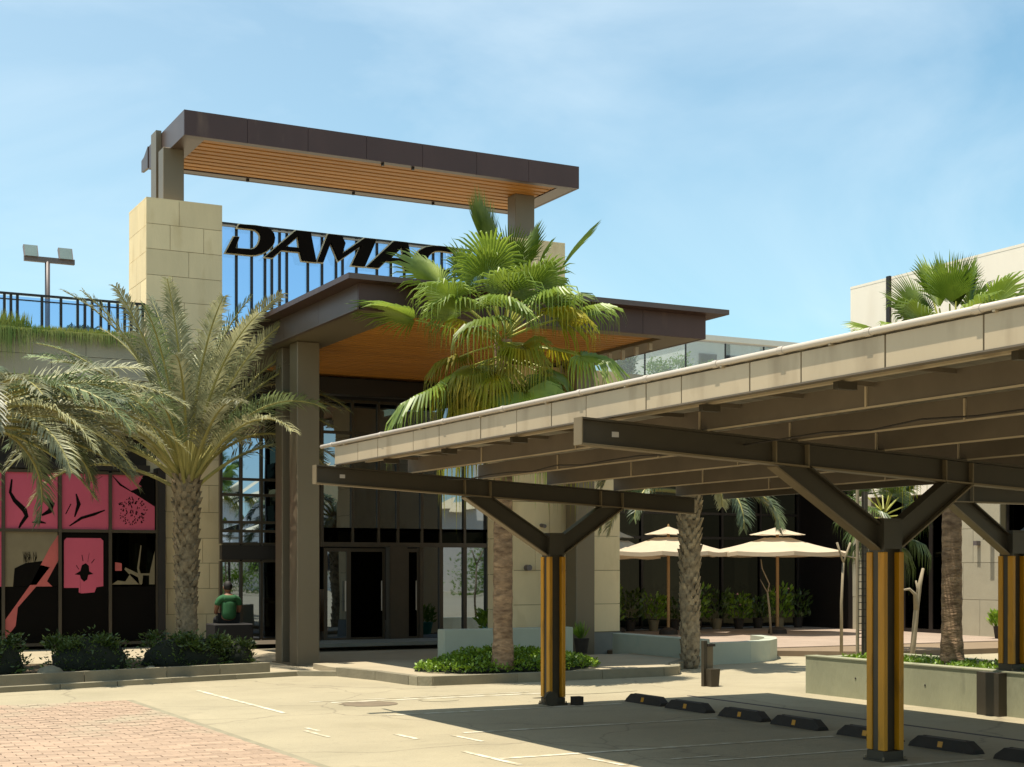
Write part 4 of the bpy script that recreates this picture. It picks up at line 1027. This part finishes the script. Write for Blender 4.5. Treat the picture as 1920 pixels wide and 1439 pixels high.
date_palm('date_palm', 'drooping date palm whose fronds hang in from the left edge over the pink shop window', 2.75, 22.6, .12, 3.75, .22, .25, FP2, seed=2, leafL=.46, green=.4)
FP3 = [fr(a, 0, min(e, 48), 1.7, b + .3) for a, e, b in ((0, 50, 1.8), (40, 60, 1.5), (80, 55, 1.6), (120, 50, 1.8), (160, 40, 1.7), (200, 45, 1.8), (240, 52, 1.6), (280, 42, 1.9), (320, 36, 1.9), (10, 20, 1.7), (-12, 8, 1.4), (60, 25, 1.5), (150, 12, 1.5), (185, 10, 1.4), (230, 15, 1.5), (300, 12, 1.6), (340, 15, 1.5), (95, 70, 1.2), (205, 72, 1.2), (300, 75, 1.1))]
date_palm('date_palm', 'palm trunk with ringed bark beside the low courtyard wall under the carport roof', 13.42, 19.6, 0, 2.95, .15, .165, FP3, seed=3, leafL=.35, green=.6)

# ------------------------------------------------------------------ fan palms
def fan(base, dirv, pet, Lb, mb, mp, seed, spread=2.25, droop=.5, n=34, normal_up=None, seg_w=1.0):
    rr = random.Random(seed)
    d = Vector(dirv).normalized(); B = Vector(base)
    # petiole curve
    p = B.copy(); pts = [p.copy()]; e = d.copy()
    for i in range(5):
        p = p + e * pet / 5; e = (e + Vector((0, 0, -.05 * droop))).normalized(); pts.append(p.copy())
    mp.tube(pts, [.020, .017, .015, .013, .012, .010], 5, caps=False)
    T = e; S = T.cross(Vector((0, 0, 1)))
    if S.length < .15: S = Vector((rr.uniform(-1, 1), rr.uniform(-1, 1), 0))
    S.normalize(); U = S.cross(T).normalized()
    tw = rr.uniform(-.5, .5); S, U = S * math.cos(tw) + U * math.sin(tw), U * math.cos(tw) - S * math.sin(tw)
    fuse = .46
    rows = []
    for k in range(n):
        a = spread * (2 * (k + .5) / n - 1); dev = abs(a) / spread
        L = Lb * (1 - .28 * dev ** 1.5) * rr.uniform(.93, 1.05)
        da = spread / n * .97
        dd = lambda an: (T * math.cos(an) + S * math.sin(an))
        cup = U * (.16 + .10 * math.cos(a * 2))      # the blade folds up along the middle
        R1, R2, R3 = L * .22, L * fuse, L * .74
        dr = droop * rr.uniform(.7, 1.35)
        def P(an, r, ridge=0):
            v = p + dd(an) * r + cup * (r * (1 - .5 * r / L)) * (1 - math.cos(an) * .4)
            f = max(0, r / L - .30); v = v + Vector((0, 0, -1)) * dr * L * f * f * 1.25 + U * ridge
            # keep length roughly when drooping: pull back horizontally
            back = dd(an) * r; back.z = 0
            v = v - back * min(.45, dr * f * f * .8)
            return v
        rd = L * .016
        w2 = da; w3 = da * .55 * (R2 / R3)
        V = [P(a, L * .03), P(a - w2, R1), P(a, R1, rd), P(a + w2, R1), P(a - w2, R2), P(a, R2, rd * 1.6), P(a + w2, R2), P(a - w3, R3), P(a, R3, rd), P(a + w3, R3), P(a, L)]
        mb.add(V, [(0, 2, 1), (0, 3, 2), (1, 2, 5, 4), (2, 3, 6, 5), (4, 5, 8, 7), (5, 6, 9, 8), (7, 8, 10), (8, 9, 10)])
def fan_palm(name, label, x, y, z0, zc, r0, r1, specs, seed=0, group=None, trunkmat='trunk', leafmat='fan'):
    t = thing(name, label, 'palm tree', (x, y, z0), group)
    n = 40; mbt = MB(); rr = random.Random(seed)
    V = []; F = []; sg = 20
    for i in range(n + 1):
        f = i / n; z = z0 + (zc - z0) * f; r = (r0 + (r1 - r0) * min(1, f * 1.6)) * (1.22 - .22 * min(1, f * 9)) * (1 + (.035 if i % 2 else -.015))
        for k in range(sg):
            a = 2 * math.pi * k / sg; q = 1 + .05 * noise.noise(Vector((math.cos(a) * 2, math.sin(a) * 2, z * 6)))
            V.append((x + r * q * math.cos(a), y + r * q * math.sin(a), z))
    for i in range(n):
        for k in range(sg): F.append((i * sg + k, i * sg + (k + 1) % sg, (i + 1) * sg + (k + 1) % sg, (i + 1) * sg + k))
    mbt.add(V, F); mbt.build('trunk', trunkmat, t)
    for i, (az, el, pet, L, old, droop, spread) in enumerate(specs):
        a = MB(); b = MB(); d = Vector((math.cos(az) * math.cos(el), math.sin(az) * math.cos(el), math.sin(el)))
        bz_ = zc - .05 + .22 * math.sin(el) + (0 if el > -.2 else -.15)
        fan((x + math.cos(az) * r1 * .6, y + math.sin(az) * r1 * .6, bz_), d, pet, L, a, b, seed * 100 + i, spread=spread, droop=droop)
        o = a.build('fan_leaf', 'fan_old' if old else leafmat, t); b.build('petiole', 'petiole', o)
    return t
rr = random.Random(21); SP = []
for k in range(36):
    g = k * 137.5 + 10; f = k / 36
    if 140 < g % 360 < 220 and f < .5 and k % 2: continue
    el = 78 - 128 * f + rr.uniform(-7, 7)
    gg = g % 360
    if 25 < gg < 155 and el < 58: g = -gg if el > -25 else g; 
    SP.append((AR + R(g), R(el), rr.uniform(.74, .94) * (1 if f < .55 else .72), rr.uniform(.84, 1.0) * (1 if f < .6 else .85), (f > .48 and rr.random() < .7), .35 + 1.1 * f, 1.9 if f > .15 else 1.0))
# characteristic leaves of the photograph
SP += [(AR + R(150), R(84), 1.0, 1.2, False, .12, .5), (AR + R(5), R(50), 1.1, 1.1, False, .15, .38), (AR + R(170), R(42), 1.1, 1.1, False, .35, 1.6), (AR + R(185), R(14), 1.2, 1.15, False, .25, 1.5),
       (AR + R(355), R(22), 1.05, 1.0, False, .8, 1.4), (AR + R(350), R(-5), 1.05, 1.05, False, .9, 1.8), (AR + R(200), R(-22), 1.1, 1.1, False, .8, 1.9), (AR + R(290), R(-28), 1.0, 1.15, False, 1.0, 1.9), (AR + R(240), R(-40), 1.0, 1.1, True, 1.1, 1.9), (AR + R(320), R(-35), 1.0, 1.15, True, 1.1, 1.9)]
SP += [(AR + R(a), R(-48 + rr.uniform(-8, 8)), .55, .82, True, .9, 1.7) for a in range(0, 360, 36)]
fan_palm('fan_palm', 'tall fan palm with bright green crown in front of the entrance canopy', 9.62, 18.74, .12, 4.86, .142, .13, SP, seed=4)
SP2 = []
for k in range(26):
    g = k * 137.5 + 60; f = k / 26
    SP2.append((AR + R(g), R(80 - 105 * f + rr.uniform(-6, 6)), rr.uniform(.55, .8), rr.uniform(.7, .85), f > .8, .3 + 1.0 * f, 1.7 if f > .2 else 1.0))
SP2 += [(AR + R(15), R(42), .75, .8, False, .15, .5), (AR + R(150), R(60), .55, .75, False, .15, 1.2), (AR + R(60), R(75), .6, .8, False, .1, .7), (AR + R(185), R(24), .75, .75, False, .3, 1.5)]
fan_palm('fan_palm', 'fan palm in the long planter whose crown rises above the carport gutter at right', 12.85, 13.25, .42, 4.0, .125, .11, SP2, seed=5)
SP3 = []
for k in range(22):
    g = k * 137.5 + 30; f = k / 22
    SP3.append((AR + R(g), R(75 - 110 * f), .45, .62, False, .3 + .9 * f, 1.7))
fan_palm('fan_palm', 'small dark fan palm seen through the fork of the near carport column', 18.6, 20.9, .1, 2.55, .12, .10, SP3, seed=6, leafmat='shrub')

# ------------------------------------------------------------------ low walls
single('planter_wall', MB().cbox(9.72, 12.05, 20.95, 21.2, .115, .64, .012), 'palewall', 'low smooth concrete wall behind the ground cover left of the fan palm trunk', 'low wall', (10.8, 21.1, .115))
single('low_wall', MB().cbox(13.8, 14.06, 19.95, 22.6, 0, .44, .012), 'palewall', 'pale low wall running back from the ringed palm trunk to the stone pier', 'low wall', (13.9, 21.2, 0))
wb = thing('curved_wall', 'curved pale low wall right of the ringed palm trunk', 'low wall', (15.4, 20.8, 0))
P = [(14.25, 20.15), (15.1, 20.25), (15.7, 20.5), (16.2, 20.95), (16.6, 21.5), (16.8, 22.2)]
for a, b in zip(P[:-1], P[1:]):
    a = Vector(a); b = Vector(b); d = (b - a).normalized(); n = Vector((-d.y, d.x)) * .22
    MB().prism([(a.x, a.y), (b.x - d.x * .004, b.y - d.y * .004), (b.x + n.x - d.x * .004, b.y + n.y - d.y * .004), (a.x + n.x, a.y + n.y)], 0, .36).build('wall_segment', 'palewall', wb)

# ------------------------------------------------------------------ litter bin by the palm
bn = thing('litter_bin', 'dark tapered bin with upright back plate standing before the ringed palm trunk', 'bin', (11.62, 16.5, 0))
def taper(cx, cy, a0, a1, z0, z1):
    return MB().add([(cx - a0, cy - a0, z0), (cx + a0, cy - a0, z0), (cx + a0, cy + a0, z0), (cx - a0, cy + a0, z0), (cx - a1, cy - a1, z1), (cx + a1, cy - a1, z1), (cx + a1, cy + a1, z1), (cx - a1, cy + a1, z1)],
                    [(0, 3, 2, 1), (4, 5, 6, 7), (0, 1, 5, 4), (1, 2, 6, 5), (2, 3, 7, 6), (3, 0, 4, 7)])
taper(11.63, 16.45, .062, .075, 0.0, .24).build('bin_body', 'steel', bn)
MB().cbox(11.52, 11.585, 16.5, 16.56, 0, .62, .004).build('back_post', 'steel', bn)
MB().cbox(11.586, 11.70, 16.53, 16.56, .24, .56, .004).build('back_plate', 'column', bn)
MB().box(11.59, 11.70, 16.48, 16.529, .54, .575).build('ashtray_hood', 'rubber', bn)

# debris at the foot of the far carport column
dv = thing('sandbag_pile', 'small dark round block and rubble at the foot of the far yellow column', 'rubble', (8.45, 14.95, 0))
MB().tube([(8.33, 14.98, .085), (8.33, 15.03, .085)], .085, 16).build('round_block', 'steel', dv)
MB().box(8.60, 8.72, 14.92, 15.02, 0.001, .10).build('square_block', 'rubber', dv)
lump(8.18, 15.0, .01, .09, .06, .03, 3, 10, 4).build('rubble', 'steel', dv)
MB().box(9.05, 9.055, 10.32, 10.37, 0, .30).build('spare', 'yellow', dv) if False else None
yp = single('marker_post', MB().cbox(9.0, 9.03, 10.30, 10.34, 0, .34, .003), 'yellow', 'thin yellow marker post beside the foot of the near column', 'marker post', (9.01, 10.3, 0))

# ------------------------------------------------------------------ umbrellas
def umbrella(x, y, r, label, rot=.2, zt=2.5):
    t = thing('patio_umbrella', label, 'umbrella', (0, 0, 0), 'cream two tier parasols in the cafe courtyard')
    def cone(r0, z0, r1, z1, sag, m, thick=.012):
        V = []; F = []; ns = 8; ring = 5
        for i in range(ring + 1):
            f = i / ring; rr_ = r0 + (r1 - r0) * f; z = z0 + (z1 - z0) * f
            for k in range(ns * 4):
                a = 2 * math.pi * k / (ns * 4); ph = (k % 4) / 4; e = math.cos((ph - .5) * 2 * math.pi / ns) / 1
                q = math.cos(math.pi / ns) / math.cos((ph - .5) * 2 * math.pi / ns)
                z_ = z - sag * math.sin(math.pi * ph) * rr_ / r1 * .6 - sag * math.sin(math.pi * f) * .5
                V.append((rr_ * q * math.cos(a), rr_ * q * math.sin(a), z_))
        n = ns * 4
        for i in range(ring):
            for k in range(n): F.append((i * n + k, i * n + (k + 1) % n, (i + 1) * n + (k + 1) % n, (i + 1) * n + k))
        return MB().add(V, F), n, ring
    mb, n, ring = cone(.30, zt - .24, r, zt - .56, .05, 0)
    for k in range(n):     # hanging valance
        a = mb.v[ring * n + k]; b = mb.v[ring * n + (k + 1) % n]
        mb.add([a, b, (b[0], b[1], b[2] - .09), (a[0], a[1], a[2] - .09)], [(0, 1, 2, 3)])
    mb.build('canopy', 'canvas', t, local=True)
    mb, _, _ = cone(.02, zt, r * .40, zt - .17, .02, 0); mb.build('vent_canopy', 'canvas', t, local=True)
    MB().tube([(0, 0, .14), (0, 0, zt - .02)], .035, 12).build('pole', 'polewood', t, local=True)
    MB().tube([(0, 0, 0.0), (0, 0, .10), (0, 0, .16)], [.22, .20, .06], 18).build('base', 'rubber', t, local=True)
    MB().tube([(0, 0, zt), (0, 0, zt + .06)], [.03, .012], 8).build('finial', 'polewood', t, local=True)
    for k in range(8):
        a = 2 * math.pi * k / 8
        MB().tube([(0, 0, zt - .27), (r * .97 * math.cos(a), r * .97 * math.sin(a), zt - .585)], .009, 5).build('rib', 'polewood', t, local=True)
    t.location = (x, y, .116); t.rotation_euler.z = rot
    return t
umbrella(18.42, 27.75, 1.35, 'left cream parasol with a tan pole in front of the dark cafe glazing', .1, 2.42)
umbrella(20.87, 26.98, 1.62, 'large cream parasol right of the ringed palm trunk', .35, 2.42)
umbrella(17.75, 28.9, 1.1, 'cream parasol mostly hidden behind the left parasol at the stone pier edge', .6, 2.36)

# cafe plants with flowers in front of the dark glazing
def pot_plant(x, y, z, h, w, label, seed, flowers=0, pot=.14, pm='rubber', leafm='shrub', spiky=False, group=None):
    t = thing('potted_plant', label, 'potted plant', (x, y, z), group); rr = random.Random(seed)
    MB().tube([(x, y, z), (x, y, z + .22), (x, y, z + .26)], [pot * .75, pot, pot * 1.06], 14).build('pot', pm, t)
    mb = MB()
    for k in range(int(170 if not spiky else 26)):
        a = rr.uniform(0, 2 * math.pi); r = w * math.sqrt(rr.random()); L = rr.uniform(.10, .2) if not spiky else h * rr.uniform(.6, 1)
        b = Vector((x + r * math.cos(a) * (.25 if spiky else 1), y + r * math.sin(a) * (.25 if spiky else 1), z + .24 + (0 if spiky else rr.random() * h)))
        d = Vector((math.cos(a) * rr.random(), math.sin(a) * rr.random(), 1 if spiky else rr.uniform(.1, 1))).normalized(); s = d.cross(Vector((rr.uniform(-1, 1), rr.uniform(-1, 1), .3))).normalized()
        W = L * (.2 if not spiky else .07)
        mb.add([b, b + d * L * .5 + s * W, b + d * L, b + d * L * .5 - s * W], [(0, 1, 2, 3)])
    mb.build('foliage', leafm, t)
    if flowers:
        mb = MB()
        for k in range(flowers):
            a = rr.uniform(0, 6.28); r = w * rr.random(); c = Vector((x + r * math.cos(a), y + r * math.sin(a), z + .35 + h * rr.uniform(.3, 1)))
            mb.tube([c, c + Vector((0, 0, .04))], [.03, .012], 6)
        mb.build('flowers', 'flower', t)
    return t
words = ['first', 'second', 'third', 'fourth', 'fifth', 'sixth', 'seventh', 'eighth', 'ninth', 'tenth', 'eleventh', 'twelfth']
for i in range(11):
    pot_plant(17.3 + i * .62, 29.55 - .05 * (i % 2), .116, (.5 + .35 * ((i * 7) % 4) / 4), .3, '%s potted plant from the left in the row before the cafe glazing' % words[i], 30 + i, flowers=(3 if i % 2 else 0), pot=.13, pm='rubber' if i % 3 else 'beige', leafm='gcover' if i % 2 else 'shrub', group='potted plants along the cafe glazing')
pot_plant(13.02, 22.35, .116, .4, .18, 'dark pot with pale tipped spiky leaves at the foot of the right twin columns', 60, pot=.13, spiky=True, leafm='gcover')
pot_plant(13.05, 26.0, .18, .30, .2, 'turquoise pot with green plant beside the entrance glazing', 61, pot=.2, pm='teal', leafm='gcover')
pot_plant(23.55, 22.9, .116, .30, .18, 'small bright yellow green plant by the far right stone pier', 62, pot=.12, leafm='gcover')

# bare small trees in the courtyard
def bare_tree(x, y, z, pts_list, label, m='bark'):
    t = thing('bare_tree', label, 'tree', (x, y, z))
    for i, (pts, r) in enumerate(pts_list):
        MB().tube([(x + a, y + b, z + c) for a, b, c in pts], r, 8).build('trunk' if i == 0 else 'branch', m, t, smooth=True)
    return t
bare_tree(20.3, 26.6, .1, [([(.1, 0, 0), (.05, 0, .6), (0, 0, .95)], [.03, .025, .02]), ([(0, 0, .95), (.05, 0, 1.15), (-.15, 0, 1.5), (-.18, 0, 1.7)], [.018, .015, .012, .01]), ([(0, 0, .95), (-.2, 0, 1.25)], [.013, .008])], 'thin bare sapling in front of the dark cafe glazing left of the large parasol')
bare_tree(15.15, 16.3, .0, [([(-.12, .06, 0), (-.06, .03, .5), (-.03, 0, 1.0), (.03, 0, 1.35), (.1, 0, 1.6)], [.034, .04, .038, .032, .02]), ([(-.03, 0, 1.0), (-.05, 0, 1.22), (-.16, 0, 1.30), (-.3, .05, 1.28), (-.55, .1, 1.30)], [.04, .03, .02, .012, .01]), ([(-.03, 0, 1.1), (.0, 0, 1.3), (-.04, 0, 1.42)], [.03, .02, .012])], 'pale leaning bare trunk between the near yellow column and the planter palm')
bare_tree(17.1, 20.3, .1, [([(0, 0, 0), (0, 0, .9), (.04, 0, 1.6)], [.03, .025, .02]), ([(.04, 0, 1.6), (-.1, 0, 1.95)], [.015, .02]), ([(.04, 0, 1.6), (.2, 0, 1.95)], [.015, .02]), ([(.1, 0, 1.72), (.32, 0, 1.68), (.36, 0, 1.4)], [.012, .02, .012])], 'stubby pruned frangipani branches left of the near yellow column top')
# slim poles wrapped with lights
pw_ = thing('support_pole', 'slim pale pole with a dark twin standing at the end of the long planter', 'pole', (13.0, 15.3, 0))
MB().tube([(12.86, 14.95, .41), (12.86, 14.95, 2.95)], .022, 10).build('pale_pole', 'bark', pw_)
MB().tube([(12.98, 14.95, .41), (12.98, 14.95, 2.6)], .042, 10).build('dark_pole', 'steel', pw_)
for i in range(14):
    MB().box(12.84, 12.99, 14.90, 14.906, .7 + i * .09, .71 + i * .09).build('cable_tie', 'rubber', pw_)

# ------------------------------------------------------------------ person on a dark bench by the pillar
def skin_body(name, joints, edges, m, parent, sub=2):
    me = bpy.data.meshes.new(name); off = WL[parent.name]
    me.from_pydata([tuple(Vector(j[0]) - off) for j in joints], edges, [])
    o = bpy.data.objects.new(name, me); col.objects.link(o)
    md = o.modifiers.new('s', 'SKIN'); md.use_smooth_shade = True
    for i, j in enumerate(joints):
        r = j[1]; me.skin_vertices[0].data[i].radius = (r, r) if not isinstance(r, tuple) else r
    me.skin_vertices[0].data[0].use_root = True
    sb = o.modifiers.new('u', 'SUBSURF'); sb.levels = sub; sb.render_levels = sub
    dg = bpy.context.evaluated_depsgraph_get(); dg.update()
    m2 = bpy.data.meshes.new_from_object(o.evaluated_get(dg)); bpy.data.objects.remove(o)
    m2.materials.clear(); m2.materials.append(M[m]); m2.polygons.foreach_set('use_smooth', [True] * len(m2.polygons))
    o = bpy.data.objects.new(name, m2); col.objects.link(o); o.parent = parent; WL[o.name] = off
    return o
px_, py_ = 8.60, 28.75
bench = single('dark_bench', MB().cbox(8.22, 9.02, 28.45, 29.05, .03, .50, .02), 'hair', 'black block bench the seated person sits on at the foot of the left pillar', 'bench', (8.6, 28.75, .116))
pe = thing('person', 'person in a green shirt and black trousers sitting on the black block, seen from behind', 'person', (px_, py_, .50))
# faces +Y (towards the glass); torso slightly hunched
J = [((px_, py_ + .02, .60), (.11, .08)), ((px_, py_, .78), (.10, .08)), ((px_, py_ - .02, .95), (.165, .10)), ((px_, py_, 1.03), (.10, .07)), ((px_, py_ + .03, 1.09), .05), ((px_, py_ + .05, 1.15), .055),
     ((px_ - .17, py_, .99), .062), ((px_ - .235, py_ + .02, .84), .05), ((px_ - .23, py_ + .10, .72), .042), ((px_ - .16, py_ + .28, .70), .034), ((px_ - .12, py_ + .36, .70), .028),
     ((px_ + .17, py_, .99), .062), ((px_ + .235, py_ + .02, .84), .05), ((px_ + .23, py_ + .10, .72), .042), ((px_ + .16, py_ + .28, .70), .034), ((px_ + .12, py_ + .36, .70), .028),
     ((px_ - .09, py_ + .05, .58), .095), ((px_ - .12, py_ + .42, .58), .07), ((px_ - .12, py_ + .45, .35), .052), ((px_ - .12, py_ + .44, .17), .038), ((px_ - .12, py_ + .56, .145), .03),
     ((px_ + .09, py_ + .05, .58), .095), ((px_ + .12, py_ + .42, .58), .07), ((px_ + .12, py_ + .45, .35), .052), ((px_ + .12, py_ + .44, .17), .038), ((px_ + .12, py_ + .56, .145), .03)]
ED = [(0, 1), (1, 2), (2, 3), (3, 4), (4, 5), (3, 6), (6, 7), (7, 8), (8, 9), (9, 10), (3, 11), (11, 12), (12, 13), (13, 14), (14, 15), (0, 16), (16, 17), (17, 18), (18, 19), (19, 20), (0, 21), (21, 22), (22, 23), (23, 24), (24, 25)]
body = skin_body('body', J, ED, 'skin', pe)
SJ = [((px_, py_ - .01, .55), (.185, .16)), ((px_, py_ - .03, .78), (.15, .12)), ((px_, py_ - .02, .95), (.18, .115)), ((px_, py_, 1.03), (.115, .085)), ((px_ - .18, py_, .985), .076), ((px_ - .242, py_ + .02, .85), .064), ((px_ + .18, py_, .985), .076), ((px_ + .242, py_ + .02, .85), .064)]
skin_body('shirt', SJ, [(0, 1), (1, 2), (2, 3), (3, 4), (4, 5), (3, 6), (6, 7)], 'shirt', pe)
TJ = [((px_, py_, .60), (.165, .13)), ((px_ - .09, py_ + .08, .585), .105), ((px_ - .12, py_ + .42, .585), .082), ((px_ - .12, py_ + .45, .35), .065), ((px_ - .12, py_ + .44, .19), .055), ((px_ + .09, py_ + .08, .585), .105), ((px_ + .12, py_ + .42, .585), .082), ((px_ + .12, py_ + .45, .35), .065), ((px_ + .12, py_ + .44, .19), .055)]
skin_body('trousers', TJ, [(0, 1), (1, 2), (2, 3), (3, 4), (0, 5), (5, 6), (6, 7), (7, 8)], 'trouser', pe)
def ball(c, r, seg=18, rings=12, sq=None):
    V = []; F = []
    for i in range(rings + 1):
        t = math.pi * i / rings
        for k in range(seg):
            a = 2 * math.pi * k / seg; V.append((c[0] + r[0] * math.sin(t) * math.cos(a), c[1] + r[1] * math.sin(t) * math.sin(a), c[2] + r[2] * math.cos(t)))
    for i in range(rings):
        for k in range(seg): F.append((i * seg + k, (i + 1) * seg + k, (i + 1) * seg + (k + 1) % seg, i * seg + (k + 1) % seg))
    return MB().add(V, F)
hd = ball((px_, py_ + .06, 1.22), (.078, .092, .115)); hd.build('head', 'skin', pe, smooth=True)
ball((px_, py_ + .045, 1.245), (.088, .098, .108)).build('hair', 'hair', pe, smooth=True)
for s in (-1, 1): ball((px_ + s * .083, py_ + .06, 1.21), (.012, .022, .03)).build('ear', 'skin', pe, smooth=True)
ball((px_, py_ + .155, 1.21), (.012, .018, .022)).build('nose', 'skin', pe, smooth=True)
for s in (-1, 1):
    for f in range(5):
        bx_ = px_ + s * (.12 - .012 * f); MB().tube([(bx_, py_ + .36, .70), (bx_ - s * .004, py_ + .40, .702), (bx_ - s * .01, py_ + .43, .69)], [.010, .009, .006], 6).build('finger', 'skin', pe)

# ------------------------------------------------------------------ terrace plants
def tree_ball(x, y, z, r, h, label, seed, m='gcover', n=1600):
    t = thing('terrace_tree', label, 'tree', (x, y, z))
    MB().tube([(x, y, z), (x + .03, y, z + h * .3), (x, y, z + h * .6)], [.05, .04, .02], 8).build('trunk', 'bark', t)
    mb = MB(); rr = random.Random(seed)
    for q in range(7):
        a = rr.uniform(0, 6.28); rad = r * rr.uniform(.2, .6)
        leaves(mb, x + rad * math.cos(a), y + rad * math.sin(a), z + h * rr.uniform(.45, .85), r * .5, r * .5, h * .28, n // 7, .09, seed + q, fill=.2)
    mb.build('crown', m, t)
tree_ball(22.2, 33.5, 6.1, .75, 1.25, 'round bright green tree top behind the glass balustrade, left one', 71)
tree_ball(23.3, 33.6, 6.1, .65, 1.15, 'round green tree top behind the glass balustrade, right one', 72)
tree_ball(20.0, 31.8, 6.1, .45, .9, 'darker small tree behind the glass balustrade next to the canopy', 73, 'shrub')
tree_ball(6.15, 30.6, 6.0, .55, .5, 'low dark bush behind the left terrace railing', 74, 'shrub')
def gr(rr):
    x = rr.uniform(-1.5, 7.1); return (x, rr.uniform(29.38, 29.7), 6.12)
rr = random.Random(5); mb = MB()
for k in range(9000):       # grass tufts that hang over the terrace parapet
    x = rr.uniform(-.5, 7.1); dens = .5 + .5 * noise.noise(Vector((x * 1.3, 0, 2)))
    if rr.random() > .35 + dens: continue
    y0 = rr.uniform(29.36, 29.72); L = rr.uniform(.12, .34) * (2.0 if x < 4.9 and rr.random() < .6 else .9); z = 6.13
    hang = y0 < 29.45
    b = Vector((x, y0, z)); m1 = b + Vector((rr.uniform(-.06, .06), -L * .35 if hang else rr.uniform(-.03, .03), .06 if hang else L * .35)); t_ = m1 + Vector((rr.uniform(-.05, .05), -L * .15, -L * 1.2 if hang else L * .3))
    mb.add([b + Vector((-.008, 0, 0)), b + Vector((.008, 0, 0)), m1 + Vector((.007, 0, 0)), m1 - Vector((.007, 0, 0)), t_], [(0, 1, 2, 3), (3, 2, 4)])
g_ = mb.build('terrace_grass', 'grass'); g_['kind'] = 'stuff'; tag(g_, 'green and straw coloured grass hanging over the left terrace edge', 'grass')

# ------------------------------------------------------------------ surroundings behind the camera, seen in the glass
for i, (x, h, w) in enumerate(((18, 5.5, 13), (36, 6.2, 11), (52, 5.8, 12))):
    hs = thing('street_house', ['pale pitched roof house across the street, reflected at left', 'low pale house across the street, reflected in the middle', 'large pale house across the street, reflected at right'][i], 'house', (x, -38, 0))
    MB().box(x - w / 2, x + w / 2, -46, -38, 0, h).build('wall', 'white', hs)
    MB().prism_y([(x - w / 2 - .4, h), (x + w / 2 + .4, h), (x, h + 2.6)], -46.4, -37.6).build('roof', 'stone', hs)
    for k in range(4):
        for z in (1.2, 4.2):
            f = MB().box(x - w / 2 + 1 + k * 2.3, x - w / 2 + 2.2 + k * 2.3, -37.98, -37.9, z, z + 1.4).build('window', 'lampgrey', hs)
            MB().box(x - w / 2 + 1.1 + k * 2.3, x - w / 2 + 2.1 + k * 2.3, -37.89, -37.87, z + .1, z + 1.3).build('pane', 'dark', hs and f)
hedge = MB()
for k in range(7): leaves(hedge, 4 + k * 7, -22, 1.0, 3.4, 1.0, 1.7 + (k % 3) * .7, 2400, .2, 90 + k, fill=.2)
tag(hedge.build('street_hedge', 'gcover'), 'green hedge along the far side of the street, reflected in the glass', 'hedge')
